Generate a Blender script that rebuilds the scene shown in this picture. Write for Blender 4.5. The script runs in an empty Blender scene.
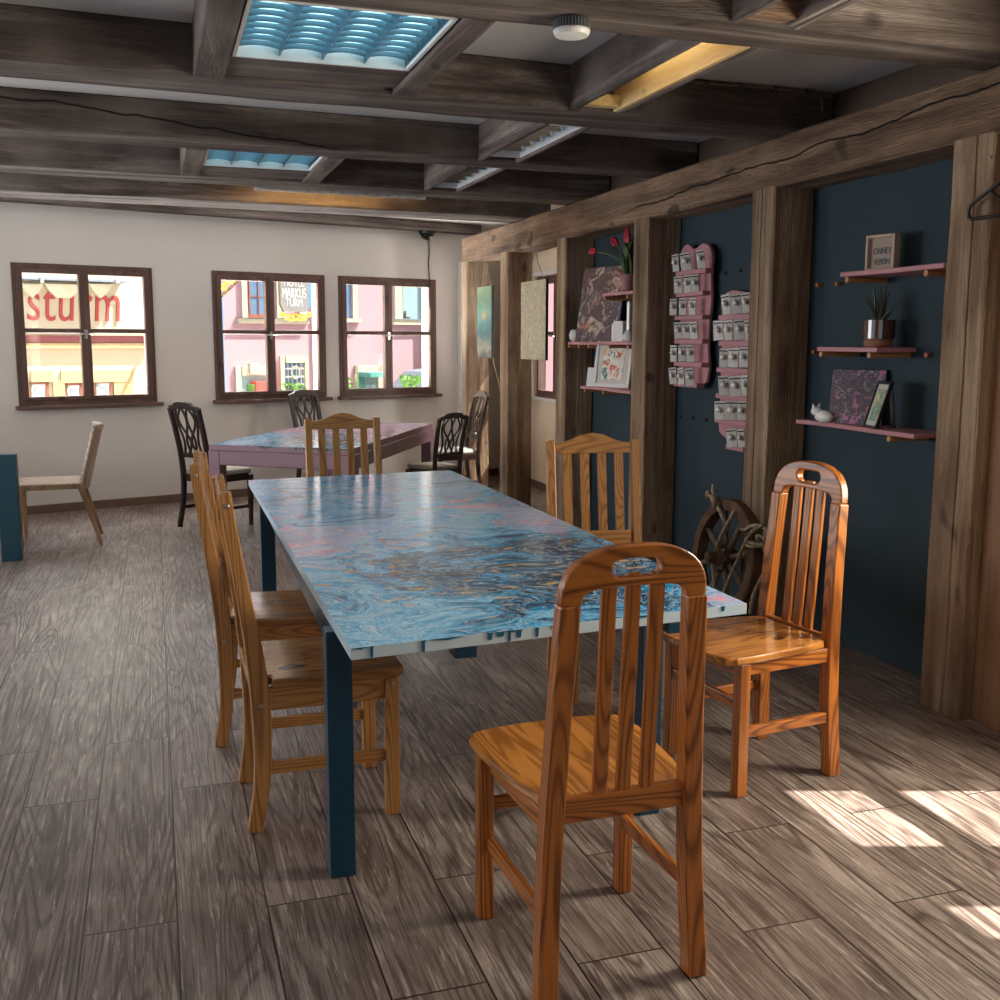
import bpy, bmesh, math, random
from math import sin, cos, pi, radians as R
from mathutils import Vector, Matrix, noise as mnoise
random.seed(7)
SC = bpy.context.scene
COL = SC.collection

# ------------------------------------------------------------------ camera frame (pixel -> place)
F, CX, CY = 1060.2, 506.85, 492.3
YAW, PITCH, ROLL = 0.32017, 0.14276, 0.0035725
H = 1.55
WA = 0.29553                     # the far wall is skewed to the floor planks by this angle
_fw = Vector((sin(YAW)*cos(PITCH), cos(YAW)*cos(PITCH), -sin(PITCH)))
_r = Vector((cos(YAW), -sin(YAW), 0)); _u = _r.cross(_fw)
_r, _u = cos(ROLL)*_r + sin(ROLL)*_u, -sin(ROLL)*_r + cos(ROLL)*_u
EYE = Vector((0, 0, H))
WN = Vector((-sin(WA), cos(WA), 0)); WD = Vector((cos(WA), sin(WA), 0))
WALLC = 10.05
def at(px, py, n, c):
    d = _fw + (px-CX)/F*_r - (py-CY)/F*_u
    return EYE + d*((c - n.dot(EYE))/n.dot(d))
def fs(px, py, c):               # pixel -> (along, height) on a plane parallel to the far wall
    p = at(px, py, WN, c); return WD.dot(p), p.z

# ------------------------------------------------------------------ mesh helpers
def new(): return bmesh.new()
def box(bm, x0, x1, y0, y1, z0, z1):
    v = [bm.verts.new((x, y, z)) for x in (x0, x1) for y in (y0, y1) for z in (z0, z1)]
    for f in ((0,1,3,2),(4,6,7,5),(0,4,5,1),(2,3,7,6),(0,2,6,4),(1,5,7,3)):
        bm.faces.new([v[i] for i in f])
    return v
def prism(bm, pts, a, b, axis='x'):
    def P(p, t):
        return {'x': (t, p[0], p[1]), 'y': (p[0], t, p[1]), 'z': (p[0], p[1], t)}[axis]
    A = [bm.verts.new(P(p, a)) for p in pts]; B = [bm.verts.new(P(p, b)) for p in pts]
    n = len(pts)
    bm.faces.new(A); bm.faces.new(list(reversed(B)))
    for i in range(n): bm.faces.new((A[i], B[i], B[(i+1) % n], A[(i+1) % n]))
    return A + B
def ribbon(path, w):             # outline of a strip of width w (number or list) along a 2D path
    L, Rr = [], []
    n = len(path)
    for i, p in enumerate(path):
        a = path[max(i-1, 0)]; b = path[min(i+1, n-1)]
        d = Vector((b[0]-a[0], b[1]-a[1])).normalized(); nn = Vector((-d.y, d.x))
        ww = (w[i] if isinstance(w, (list, tuple)) else w)/2
        L.append((p[0]+nn.x*ww, p[1]+nn.y*ww)); Rr.append((p[0]-nn.x*ww, p[1]-nn.y*ww))
    return L + Rr[::-1]
def tube(bm, pts, r, n=8, cap=True):
    pts = [Vector(p) for p in pts]; rings = []
    up = Vector((0.31, 0.17, 0.93))
    for i, p in enumerate(pts):
        d = (pts[min(i+1, len(pts)-1)] - pts[max(i-1, 0)]).normalized()
        s = d.cross(up)
        if s.length < 1e-3: s = d.cross(Vector((1, 0, 0)))
        s.normalize(); t = s.cross(d)
        rr = r[i] if isinstance(r, (list, tuple)) else r
        rings.append([bm.verts.new(p + s*cos(2*pi*k/n)*rr + t*sin(2*pi*k/n)*rr) for k in range(n)])
    for a, b in zip(rings, rings[1:]):
        for k in range(n): bm.faces.new((a[k], a[(k+1) % n], b[(k+1) % n], b[k]))
    if cap: bm.faces.new(rings[0][::-1]); bm.faces.new(rings[-1])
def lathe(bm, prof, n=20, c=(0, 0, 0), axis='z'):
    def P(x, y, z):
        if axis == 'x': x, y, z = z, x, y
        if axis == 'y': x, y, z = x, z, y
        return (c[0]+x, c[1]+y, c[2]+z)
    rings = []
    for r, z in prof:
        if r < 1e-6: rings.append([bm.verts.new(P(0, 0, z))])
        else: rings.append([bm.verts.new(P(r*cos(2*pi*k/n), r*sin(2*pi*k/n), z)) for k in range(n)])
    for a, b in zip(rings, rings[1:]):
        for k in range(n):
            k2 = (k+1) % n
            if len(a) == 1 and len(b) == 1: continue
            if len(a) == 1: bm.faces.new((a[0], b[k2], b[k]))
            elif len(b) == 1: bm.faces.new((a[k], a[k2], b[0]))
            else: bm.faces.new((a[k], a[k2], b[k2], b[k]))
    if len(rings[0]) > 1: bm.faces.new(rings[0][::-1])
    if len(rings[-1]) > 1: bm.faces.new(rings[-1])
def plate(bm, outer, holes, a, b, axis='y'):      # flat board with holes, cut from outlines
    def P(p, t): return {'x': (t, p[0], p[1]), 'y': (p[0], t, p[1]), 'z': (p[0], p[1], t)}[axis]
    edges = []; loops = []
    for lp in [outer] + holes:
        vs = [bm.verts.new(P(p, a)) for p in lp]; loops.append(vs)
        edges += [bm.edges.new((vs[i], vs[(i+1) % len(vs)])) for i in range(len(vs))]
    g = bmesh.ops.triangle_fill(bm, use_beauty=True, use_dissolve=False, edges=edges)
    fs_ = [x for x in g['geom'] if isinstance(x, bmesh.types.BMFace)]
    g2 = bmesh.ops.extrude_face_region(bm, geom=fs_)
    for v in g2['geom']:
        if isinstance(v, bmesh.types.BMVert):
            i = 'xyz'.index(axis); v.co[i] = b
def grid_beam(bm, L, w, h, seg=.12, amp=.004, seed=0, ch=.012):   # rough-hewn timber along x with worn edges
    n = max(2, int(L/seg)); rings = []
    prof = [(0, ch), (0, h*.35), (0, h*.68), (0, h-ch), (ch, h), (w*.5, h), (w-ch, h), (w, h-ch), (w, h*.5), (w, ch), (w-ch, 0), (w*.66, 0), (w*.33, 0), (ch, 0)]
    for i in range(n+1):
        x = L*i/n; ring = []
        for k, (y, z) in enumerate(prof):
            q = Vector((x*2.3+seed*7.1, y*9+seed, z*9))
            ring.append(bm.verts.new((x, y + amp*mnoise.noise(q), z + amp*mnoise.noise(q+Vector((9, 4, 2))))))
        rings.append(ring)
    m = len(prof)
    for a, b in zip(rings, rings[1:]):
        for k in range(m): bm.faces.new((a[k], b[k], b[(k+1) % m], a[(k+1) % m]))
    bm.faces.new(rings[0]); bm.faces.new(rings[-1][::-1])

def obj(name, bm, mat, parent=None, bev=0, smooth=False, warp=None, loc=None, rot=None, sub=0, segs=2):
    if warp:
        for v in bm.verts: v.co = Vector(warp(v.co))
    bmesh.ops.recalc_face_normals(bm, faces=bm.faces)
    me = bpy.data.meshes.new(name); bm.to_mesh(me); bm.free()
    for m in (mat if isinstance(mat, (list, tuple)) else [mat]): me.materials.append(m)
    if smooth:
        for p in me.polygons: p.use_smooth = True
    o = bpy.data.objects.new(name, me); COL.objects.link(o)
    if parent: o.parent = parent
    if loc: o.location = loc
    if rot: o.rotation_euler = rot
    if bev:
        m = o.modifiers.new('edge', 'BEVEL'); m.width = bev; m.segments = segs; m.limit_method = 'ANGLE'; m.angle_limit = R(40)
    if sub:
        m = o.modifiers.new('round', 'SUBSURF'); m.levels = sub; m.render_levels = sub
    return o
def bx(name, x0, x1, y0, y1, z0, z1, mat, parent=None, bev=0):
    bm = new(); box(bm, x0, x1, y0, y1, z0, z1); return obj(name, bm, mat, parent, bev)
def thing(name, label, cat, loc=(0, 0, 0), rz=0, group=None):
    o = bpy.data.objects.new(name, None); COL.objects.link(o)
    o.location = loc; o.rotation_euler = (0, 0, rz)
    return tag(o, label, cat, group)
def tag(o, label=None, cat=None, group=None, kind=None):
    if label: o['label'] = label
    if cat: o['category'] = cat
    if group: o['group'] = group
    if kind: o['kind'] = kind
    return o
def struct(o, label=None): return tag(o, label, None, None, 'structure')
def sempty(name, loc=(0, 0, 0), rz=0):
    o = bpy.data.objects.new(name, None); COL.objects.link(o); o.location = loc; o.rotation_euler = (0, 0, rz)
    return struct(o)
def dup(src, loc, rz, label, group=None):
    r = src.copy(); COL.objects.link(r); r.location = loc; r.rotation_euler = (0, 0, rz); r['label'] = label
    if group: r['group'] = group
    for c in list(src.children):
        d = c.copy(); COL.objects.link(d); d.parent = r
        for g in list(c.children):
            e = g.copy(); COL.objects.link(e); e.parent = d
    return r
def words(name, text, size, mat, parent, loc, rot, ext=.004, shear=0, spacing=1, align='LEFT', offset=0):
    cu = bpy.data.curves.new(name, 'FONT'); cu.body = text; cu.size = size; cu.extrude = ext; cu.shear = shear
    cu.space_character = spacing; cu.align_x = align; cu.offset = offset
    t = bpy.data.objects.new(name+'_tmp', cu); COL.objects.link(t)
    dg = bpy.context.evaluated_depsgraph_get()
    me = bpy.data.meshes.new_from_object(t.evaluated_get(dg)); me.name = name
    bpy.data.objects.remove(t); me.materials.clear(); me.materials.append(mat)
    o = bpy.data.objects.new(name, me); COL.objects.link(o); o.parent = parent; o.location = loc; o.rotation_euler = rot
    return o

# ------------------------------------------------------------------ materials
def lin(c): c /= 255; return c/12.92 if c <= .04045 else ((c+.055)/1.055)**2.4
def rgb(r, g, b): return (lin(r), lin(g), lin(b), 1)
class NT:
    def __init__(s, name):
        s.m = bpy.data.materials.new(name); s.m.use_nodes = True; s.t = s.m.node_tree; s.t.nodes.clear()
        s.out = s.n('ShaderNodeOutputMaterial')
    def n(s, typ, **k):
        x = s.t.nodes.new(typ)
        for a, v in k.items(): setattr(x, a, v)
        return x
    def l(s, a, b): s.t.links.new(a, b)
    def sock(s, v, i):
        if hasattr(v, 'is_output'): s.l(v, i)
        else: i.default_value = v
    def math(s, op, a, b=0.0, c=0.0):
        x = s.n('ShaderNodeMath', operation=op)
        s.sock(a, x.inputs[0]); s.sock(b, x.inputs[1]); s.sock(c, x.inputs[2]); return x.outputs[0]
    def vmath(s, op, a, b):
        x = s.n('ShaderNodeVectorMath', operation=op); s.sock(a, x.inputs[0]); s.sock(b, x.inputs[1]); return x.outputs[0]
    def coord(s, scale=(1, 1, 1), rand=False, kind='Object'):
        c = s.n('ShaderNodeTexCoord').outputs[kind]
        if rand:
            o = s.n('ShaderNodeObjectInfo').outputs['Random']
            v = s.n('ShaderNodeCombineXYZ'); k = s.math('MULTIPLY', o, 17.0)
            for i in range(3): s.l(k, v.inputs[i])
            c = s.vmath('ADD', c, v.outputs[0])
        return s.vmath('MULTIPLY', c, scale)
    def noise(s, vec, scale, detail=2, rough=.5, dist=0, col=False):
        x = s.n('ShaderNodeTexNoise'); s.l(vec, x.inputs['Vector'])
        x.inputs['Scale'].default_value = scale; x.inputs['Detail'].default_value = detail
        x.inputs['Roughness'].default_value = rough; x.inputs['Distortion'].default_value = dist
        return x.outputs['Color' if col else 'Fac']
    def ramp(s, fac, stops, interp='LINEAR'):
        x = s.n('ShaderNodeValToRGB'); x.color_ramp.interpolation = interp; e = x.color_ramp.elements
        while len(e) < len(stops): e.new(.5)
        for q, (p, c) in zip(e, stops):
            q.position = p; q.color = c if len(c) == 4 else (*c, 1)
        s.l(fac, x.inputs[0]); return x.outputs[0]
    def step(s, fac, a, b):
        x = s.n('ShaderNodeMapRange'); x.interpolation_type = 'SMOOTHSTEP'; s.l(fac, x.inputs['Value'])
        x.inputs['From Min'].default_value = a; x.inputs['From Max'].default_value = b; return x.outputs[0]
    def mix(s, f, a, b, mode='MIX'):
        x = s.n('ShaderNodeMix', data_type='RGBA', blend_type=mode)
        s.sock(f, x.inputs[0]); s.sock(a, x.inputs[6]); s.sock(b, x.inputs[7]); return x.outputs[2]
    def bump(s, h, strength=.2, dist=.01):
        x = s.n('ShaderNodeBump'); x.inputs['Strength'].default_value = strength; x.inputs['Distance'].default_value = dist
        s.l(h, x.inputs['Height']); return x.outputs[0]
    def pbr(s, col, rough=.5, metal=0, spec=.5, normal=None, emis=None, es=0, coat=0, coatr=.1):
        p = s.n('ShaderNodeBsdfPrincipled')
        s.sock(col, p.inputs['Base Color']); s.sock(rough, p.inputs['Roughness']); s.sock(metal, p.inputs['Metallic'])
        p.inputs['Specular IOR Level'].default_value = spec
        p.inputs['Coat Weight'].default_value = coat; p.inputs['Coat Roughness'].default_value = coatr
        if normal: s.l(normal, p.inputs['Normal'])
        if emis is not None: s.sock(emis, p.inputs['Emission Color']); s.sock(es, p.inputs['Emission Strength'])
        s.l(p.outputs[0], s.out.inputs[0]); return s.m
def flat(name, c, rough=.5, metal=0, spec=.5, var=.06, scale=6, bump=0, bscale=60, coat=0):
    t = NT(name); v = t.coord()
    f = t.noise(v, scale, 3)
    k = t.ramp(f, [(.3, tuple(x*(1-var) for x in c[:3])), (.7, tuple(min(1, x*(1+var)) for x in c[:3]))])
    nm = t.bump(t.noise(v, bscale, 3), bump, .01) if bump else None
    return t.pbr(k, rough, metal, spec, nm, coat=coat)
AX = {'x': 0, 'y': 1, 'z': 2}
def pine(name, light, dark, axis, freq=7, rings=13, rough=.32, bumpy=.05, coat=.25, sheen=.45, mixamt=1.0):
    t = NT(name); sc = [1, 1, 1]; sc[AX[axis]] = .075
    v = t.coord(tuple(sc), True)
    n1 = t.noise(v, freq, 1.0, .4, .1)
    w = t.math('SINE', t.math('MULTIPLY', n1, rings*6.28))
    w = t.math('POWER', t.math('MULTIPLY_ADD', w, .5, .5), 2.6)
    sc2 = [1, 1, 1]; sc2[AX[axis]] = .03
    fine = t.noise(t.coord(tuple(sc2), True), 120, 3)
    broad = t.noise(t.coord((1, 1, 1), True), 3, 2)
    a = t.mix(t.math('MULTIPLY', w, .8*mixamt), light, dark)
    a = t.mix(t.math('MULTIPLY', t.step(fine, .45, .75), .35), a, dark)
    a = t.mix(t.math('MULTIPLY', t.step(broad, .35, .7), .3), a, tuple(x*.72 for x in light[:3])+(1,))
    return t.pbr(a, rough, 0, .5, t.bump(t.math('ADD', w, fine), bumpy, .002), coat=coat, coatr=.15)
def timber(name, c, dark, light, axis, bumpy=.5, crack=None, rough=.75, streak=1.0):
    t = NT(name); sc = [1, 1, 1]; sc[AX[axis]] = .06
    v = t.coord(tuple(sc), True)
    n1 = t.noise(v, 9, 4, .6, .6)
    w = t.math('SINE', t.math('MULTIPLY', n1, 120))
    fine = t.noise(t.vmath('MULTIPLY', v, (1, 1, 1)), 85, 4, .7)
    broad = t.noise(t.coord((1, 1, 1), True), 2.2, 3)
    a = t.ramp(n1, [(.3, dark), (.5, c), (.72, light)])
    a = t.mix(t.math('MULTIPLY', t.math('MULTIPLY_ADD', w, .5, .5), .28*streak), a, dark)
    a = t.mix(t.math('MULTIPLY', t.step(fine, .5, .75), .55*streak), a, dark)
    a = t.mix(t.math('MULTIPLY', t.step(broad, .4, .7), .3), a, light)
    sk = [1, 1, 1]; sk[AX[axis]] = .55
    k = t.noise(t.coord(tuple(sk), True), 8, 0)
    knot = t.step(k, .77, .83)
    a = t.mix(t.math('MULTIPLY', knot, .7), a, tuple(x*.4 for x in dark[:3])+(1,))
    h = t.math('ADD', t.math('MULTIPLY', n1, 1.5), t.math('ADD', t.math('MULTIPLY', fine, .7), t.math('MULTIPLY', w, .15)))
    if crack:
        ax, zc, slope, x0, x1, wid = crack
        o = t.n('ShaderNodeTexCoord').outputs['Object']; sp = t.n('ShaderNodeSeparateXYZ'); t.l(o, sp.inputs[0])
        s_ = sp.outputs[AX[ax]]; z = sp.outputs[2]
        wob = t.math('MULTIPLY_ADD', t.noise(t.coord((1.4, 1.4, .2)), 2.2, 3), .07, -.035)
        d = t.math('ABSOLUTE', t.math('SUBTRACT', z, t.math('ADD', t.math('MULTIPLY_ADD', s_, slope, zc), wob)))
        m = t.math('SUBTRACT', 1.0, t.step(d, wid*.4, wid))
        m = t.math('MULTIPLY', m, t.math('MULTIPLY', t.step(s_, x0, x0+.4), t.math('SUBTRACT', 1.0, t.step(s_, x1-.4, x1))))
        a = t.mix(m, a, (.006, .005, .004, 1)); h = t.math('SUBTRACT', h, t.math('MULTIPLY', m, 2.0))
    return t.pbr(a, rough, 0, .35, t.bump(h, bumpy, .012))
def pour(name, stops, scale=3, warp=1.2, rough=.3, extra=None, stretch=(1, 1, 1), bump=.1):
    t = NT(name); v = t.coord(stretch, True)
    n1 = t.noise(v, scale*.6, 3, .5, 0, True)
    v2 = t.vmath('ADD', v, t.vmath('MULTIPLY', t.vmath('SUBTRACT', n1, (.5, .5, .5)), (warp, warp, warp)))
    n2 = t.noise(v2, scale, 6, .62, .8)
    a = t.ramp(n2, stops)
    for (c, sc_, lo, hi, amt) in (extra or []):
        n3 = t.noise(t.vmath('ADD', v2, (3.3*sc_, 1.7, 5.1)), sc_, 5, .6, .6)
        a = t.mix(t.math('MULTIPLY', t.step(n3, lo, hi), amt), a, c)
    return t.pbr(a, rough, 0, .5, t.bump(n2, bump, .004))
def emit(name, c, s):
    t = NT(name); e = t.n('ShaderNodeEmission'); e.inputs[0].default_value = c; e.inputs[1].default_value = s
    t.l(e.outputs[0], t.out.inputs[0]); return t.m
def glass(name, tint=(.97, .98, .98, 1), k=.07):
    t = NT(name); a = t.n('ShaderNodeBsdfTransparent'); a.inputs[0].default_value = tint
    g = t.n('ShaderNodeBsdfGlossy'); g.inputs['Roughness'].default_value = .03
    fr = t.n('ShaderNodeLayerWeight'); fr.inputs[0].default_value = .5; fo = t.math('MULTIPLY_ADD', t.math('POWER', fr.outputs['Facing'], 5.0), .30, .004)
    m = t.n('ShaderNodeMixShader'); t.l(fo, m.inputs[0]); t.l(a.outputs[0], m.inputs[1]); t.l(g.outputs[0], m.inputs[2])
    t.l(m.outputs[0], t.out.inputs[0]); return t.m

M = {}
O_L, O_D = rgb(196, 140, 80), rgb(130, 80, 40)
A_L, A_D = rgb(198, 119, 51), rgb(90, 40, 13)
for ax in 'xyz':
    M['slat_'+ax] = pine('honey_pine_'+ax, O_L, O_D, ax, 6.5, 28)
    M['arch_'+ax] = pine('amber_pine_'+ax, A_L, A_D, ax, 7, 28)
def boards(name, light, dark, n_w):      # glued seat boards, grain along y
    t = NT(name)
    o = t.n('ShaderNodeTexCoord').outputs['Object']; sp = t.n('ShaderNodeSeparateXYZ'); t.l(o, sp.inputs[0])
    idx = t.math('FLOOR', t.math('MULTIPLY_ADD', sp.outputs[0], 1/n_w, .5))
    wn = t.n('ShaderNodeTexWhiteNoise', noise_dimensions='1D'); t.l(idx, wn.inputs['W'])
    off = t.n('ShaderNodeCombineXYZ'); t.l(t.math('MULTIPLY', wn.outputs[0], 9.0), off.inputs[0]); t.l(t.math('MULTIPLY', wn.outputs[0], 5.0), off.inputs[1])
    v = t.vmath('MULTIPLY', t.vmath('ADD', t.coord((1, 1, 1), True), off.outputs[0]), (1, .1, 1))
    n1 = t.noise(v, 8, 1.5, .45, .15); w = t.math('POWER', t.math('MULTIPLY_ADD', t.math('SINE', t.math('MULTIPLY', n1, 110)), .5, .5), 1.8)
    a = t.mix(t.math('MULTIPLY', w, .65), light, dark)
    a = t.mix(t.math('MULTIPLY', wn.outputs[0], .5), a, tuple(x*.62 for x in dark[:3])+(1,))
    kn = t.step(t.noise(t.coord((1, .6, 1), True), 9, 0), .76, .82)
    a = t.mix(kn, a, tuple(x*.4 for x in dark[:3])+(1,))
    return t.pbr(a, .25, 0, .5, t.bump(w, .04, .002), coat=.4, coatr=.12)
M['slat_seat'] = boards('honey_pine_seat', O_L, O_D, .11)
M['arch_seat'] = boards('amber_pine_seat', rgb(214, 142, 66), rgb(124, 66, 22), .055)
TB, TD, TL = rgb(132, 104, 83), rgb(70, 51, 40), rgb(184, 154, 126)
for ax in 'xyz':
    M['timber_'+ax] = timber('weathered_timber_'+ax, TB, TD, TL, ax)
M['main_beam'] = timber('cracked_timber', TB, TD, TL, 'y', .95, ('y', .349, -.033, 3.6, 8.4, .0055))
M['post'] = timber('rough_post_timber', rgb(140, 113, 90), rgb(74, 54, 42), rgb(196, 172, 142), 'z', .6)
M['joist'] = timber('dark_joist_timber', rgb(94, 81, 76), rgb(50, 42, 39), rgb(156, 143, 136), 'x', .45)
M['joist_crack'] = timber('dark_joist_timber_crack', rgb(94, 81, 76), rgb(50, 42, 39), rgb(156, 143, 136), 'x', .45, ('x', .100, -.083, -3, 1.3, .007))
M['trim_y'] = timber('trimmer_timber', rgb(94, 81, 76), rgb(50, 42, 39), rgb(156, 143, 136), 'y', .4)
M['plank_z'] = timber('smooth_plank', rgb(142, 108, 80), rgb(100, 72, 52), rgb(164, 130, 100), 'z', .15, None, .6, .5)
M['raw_pine_y'] = timber('raw_pine_board_y', rgb(216, 186, 132), rgb(160, 126, 80), rgb(232, 210, 160), 'y', .1, None, .6, .5)
M['raw_pine_x'] = timber('raw_pine_board_x', rgb(222, 160, 70), rgb(176, 112, 40), rgb(236, 180, 90), 'x', .1, None, .6, .5)
M['plaster'] = flat('white_plaster', rgb(214, 208, 202), .9, 0, .2, .02, 2, .12, 90)
M['dark_wall'] = flat('dark_brown_wall', rgb(84, 66, 56), .7)  # dark tone put on the unseen near walls so they return less fill
M['plaster_beige'] = flat('beige_plaster', rgb(222, 206, 182), .9, 0, .2, .02, 2, .12, 90)
M['teal_wall'] = flat('petrol_blue_plaster', rgb(48, 63, 71), .75, 0, .3, .05, 3, .1, 90)
M['ceiling'] = flat('white_ceiling_board', rgb(214, 210, 208), .9, 0, .2, .02, 2)
M['frame'] = timber('dark_brown_window_paint', rgb(98, 75, 68), rgb(80, 60, 54), rgb(116, 90, 82), 'z', .08, None, .45, .4)
M['brown_trim'] = flat('brown_baseboard', rgb(112, 90, 76), .55)
M['glass'] = glass('window_glass')
M['metal'] = flat('brushed_metal', rgb(190, 190, 188), .3, 1, .5, .03)
M['screw'] = flat('steel_screw', rgb(176, 168, 150), .35, 1)
M['black'] = flat('black_plastic', rgb(22, 22, 24), .35)
M['white_plastic'] = flat('white_plastic', rgb(226, 224, 222), .4)
M['grey_plastic'] = flat('grey_slotted_plastic', rgb(60, 62, 68), .45)
M['table_paint'] = flat('petrol_lacquer', rgb(14, 62, 84), .32, 0, .5, .06, 4)
M['mauve'] = flat('mauve_paint', rgb(142, 108, 118), .35, 0, .5, .07, 5)
M['dark_wood'] = pine('dark_stained_oak', rgb(54, 38, 32), rgb(30, 20, 17), 'z', 8, 9, .35)
M['dark_wood_x'] = pine('dark_stained_oak_x', rgb(54, 38, 32), rgb(30, 20, 17), 'x', 8, 9, .35)
M['cushion'] = flat('pale_seat_fabric', rgb(196, 196, 188), .85, 0, .2, .05, 30, .2, 300)
M['pink'] = flat('dusty_pink_paint', rgb(190, 134, 140), .5, 0, .4, .04, 5)
M['dowel'] = pine('beech_dowel', rgb(196, 146, 96), rgb(160, 110, 66), 'x', 9, 5, .5)
M['copper'] = flat('wooden_plug', rgb(168, 108, 74), .5)
M['hole'] = flat('dark_drill_hole', rgb(26, 18, 16), .9)
M['card'] = flat('pale_card', rgb(208, 204, 196), .6, 0, .3, .05, 40)
M['bag'] = glass('clear_bag', (.94, .94, .94, 1))
M['pearl'] = flat('white_pearl', rgb(246, 244, 240), .2, 0, .6, .02, 20, 0, 60, .5)
t = NT('hemp_rope'); v = t.coord(); w = t.n('ShaderNodeTexWave'); w.inputs['Scale'].default_value = 55; w.inputs['Distortion'].default_value = 3; t.l(v, w.inputs[0])
M['rope'] = t.pbr(t.ramp(w.outputs['Fac'], [(0, rgb(122, 104, 82)), (1, rgb(202, 186, 160))]), .9, 0, .2, t.bump(w.outputs['Fac'], .5, .004))
M['wheel'] = timber('old_wheel_wood', rgb(134, 112, 94), rgb(74, 56, 44), rgb(170, 150, 126), 'z', .4)
M['wheel_rim'] = timber('old_wheel_rim_wood', rgb(106, 76, 58), rgb(58, 38, 28), rgb(150, 122, 98), 'x', .4)
M['iron'] = flat('rusty_iron', rgb(104, 84, 74), .6, .6, .5, .2, 20, .3, 40)
# woven seat: paper cord basket pattern
t = NT('woven_cord'); v = t.coord((1, 1, 1)); ch = t.n('ShaderNodeTexChecker'); ch.inputs['Scale'].default_value = 46; t.l(v, ch.inputs[0])
n_ = t.noise(v, 60, 2)
ck = t.mix(t.math('MULTIPLY', n_, .5), t.mix(ch.outputs['Fac'], rgb(206, 188, 170), rgb(150, 130, 116)), rgb(224, 210, 196))
M['woven'] = t.pbr(ck, .75, 0, .3, t.bump(ch.outputs['Fac'], .5, .004))
M['woven_leg'] = pine('pale_ash', rgb(176, 144, 106), rgb(140, 108, 74), 'z', 8, 6, .45)
# laminate floor: rustic planks running along y
t = NT('rustic_floor_planks')
o = t.n('ShaderNodeTexCoord').outputs['Object']; sp = t.n('ShaderNodeSeparateXYZ'); t.l(o, sp.inputs[0])
cb = t.n('ShaderNodeCombineXYZ'); t.l(sp.outputs[1], cb.inputs[0]); t.l(sp.outputs[0], cb.inputs[1])
br = t.n('ShaderNodeTexBrick'); t.l(cb.outputs[0], br.inputs['Vector']); br.offset = .37; br.squash = 1
for k, val in (('Scale', 1), ('Brick Width', 1.40), ('Row Height', .237), ('Mortar Size', .003), ('Mortar Smooth', .15), ('Bias', 0)): br.inputs[k].default_value = val
br.inputs['Color1'].default_value = (0, 0, 0, 1); br.inputs['Color2'].default_value = (1, 1, 1, 1); br.inputs['Mortar'].default_value = (.5, .5, .5, 1)
pl_ = t.n('ShaderNodeSeparateColor'); t.l(br.outputs['Color'], pl_.inputs[0]); rnd = pl_.outputs[0]
of = t.n('ShaderNodeCombineXYZ'); t.l(t.math('MULTIPLY', rnd, 13.0), of.inputs[0]); t.l(t.math('MULTIPLY', rnd, 7.0), of.inputs[1])
v = t.vmath('ADD', o, of.outputs[0])
v1 = t.vmath('MULTIPLY', v, (1, .11, 1)); v2 = t.vmath('MULTIPLY', v, (1, .022, 1)); v3 = t.vmath('MULTIPLY', v, (1, .06, 1))
g1 = t.noise(v1, 4.2, 1.5, .45, .6); w1 = t.math('SINE', t.math('MULTIPLY', g1, 120)); w1 = t.math('POWER', t.math('MULTIPLY_ADD', w1, .5, .5), 3.0)
g2 = t.noise(v2, 110, 3, .65, .2); g4 = t.noise(v3, 60, 4, .75, .4)
g3 = t.noise(t.vmath('MULTIPLY', v, (1, .45, 1)), 4.5, 4, .6)
msk = t.step(t.noise(t.vmath('MULTIPLY', v, (1, .3, 1)), 3.0, 2), .40, .62)
a = t.ramp(g3, [(.28, rgb(106, 91, 86)), (.52, rgb(144, 128, 121)), (.74, rgb(184, 170, 161))])
a = t.mix(t.math('MULTIPLY', t.math('MULTIPLY', w1, t.math('MULTIPLY_ADD', msk, .6, .4)), .75), a, rgb(60, 45, 40))
a = t.mix(t.math('MULTIPLY', t.step(g2, .50, .60), .58), a, rgb(62, 48, 43))
a = t.mix(t.math('MULTIPLY', t.step(g4, .56, .66), .5), a, rgb(70, 55, 50))
a = t.mix(t.math('MULTIPLY', t.step(g4, .45, .36), .45), a, rgb(216, 204, 194))
a = t.mix(t.math('MULTIPLY', rnd, .14), a, rgb(96, 82, 78))
kn = t.step(t.noise(t.vmath('MULTIPLY', v, (1, .5, 1)), 5.5, 1, .5, .8), .73, .80)
a = t.mix(t.math('MULTIPLY', kn, .6), a, rgb(60, 46, 42))
a = t.mix(br.outputs['Fac'], a, rgb(48, 38, 34))
hh = t.math('SUBTRACT', t.math('ADD', g2, t.math('MULTIPLY', w1, .35)), t.math('MULTIPLY', br.outputs['Fac'], 2.0))
M['floor'] = t.pbr(a, t.math('MULTIPLY_ADD', g2, .3, .19), 0, .5, t.bump(hh, .35, .006))

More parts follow.
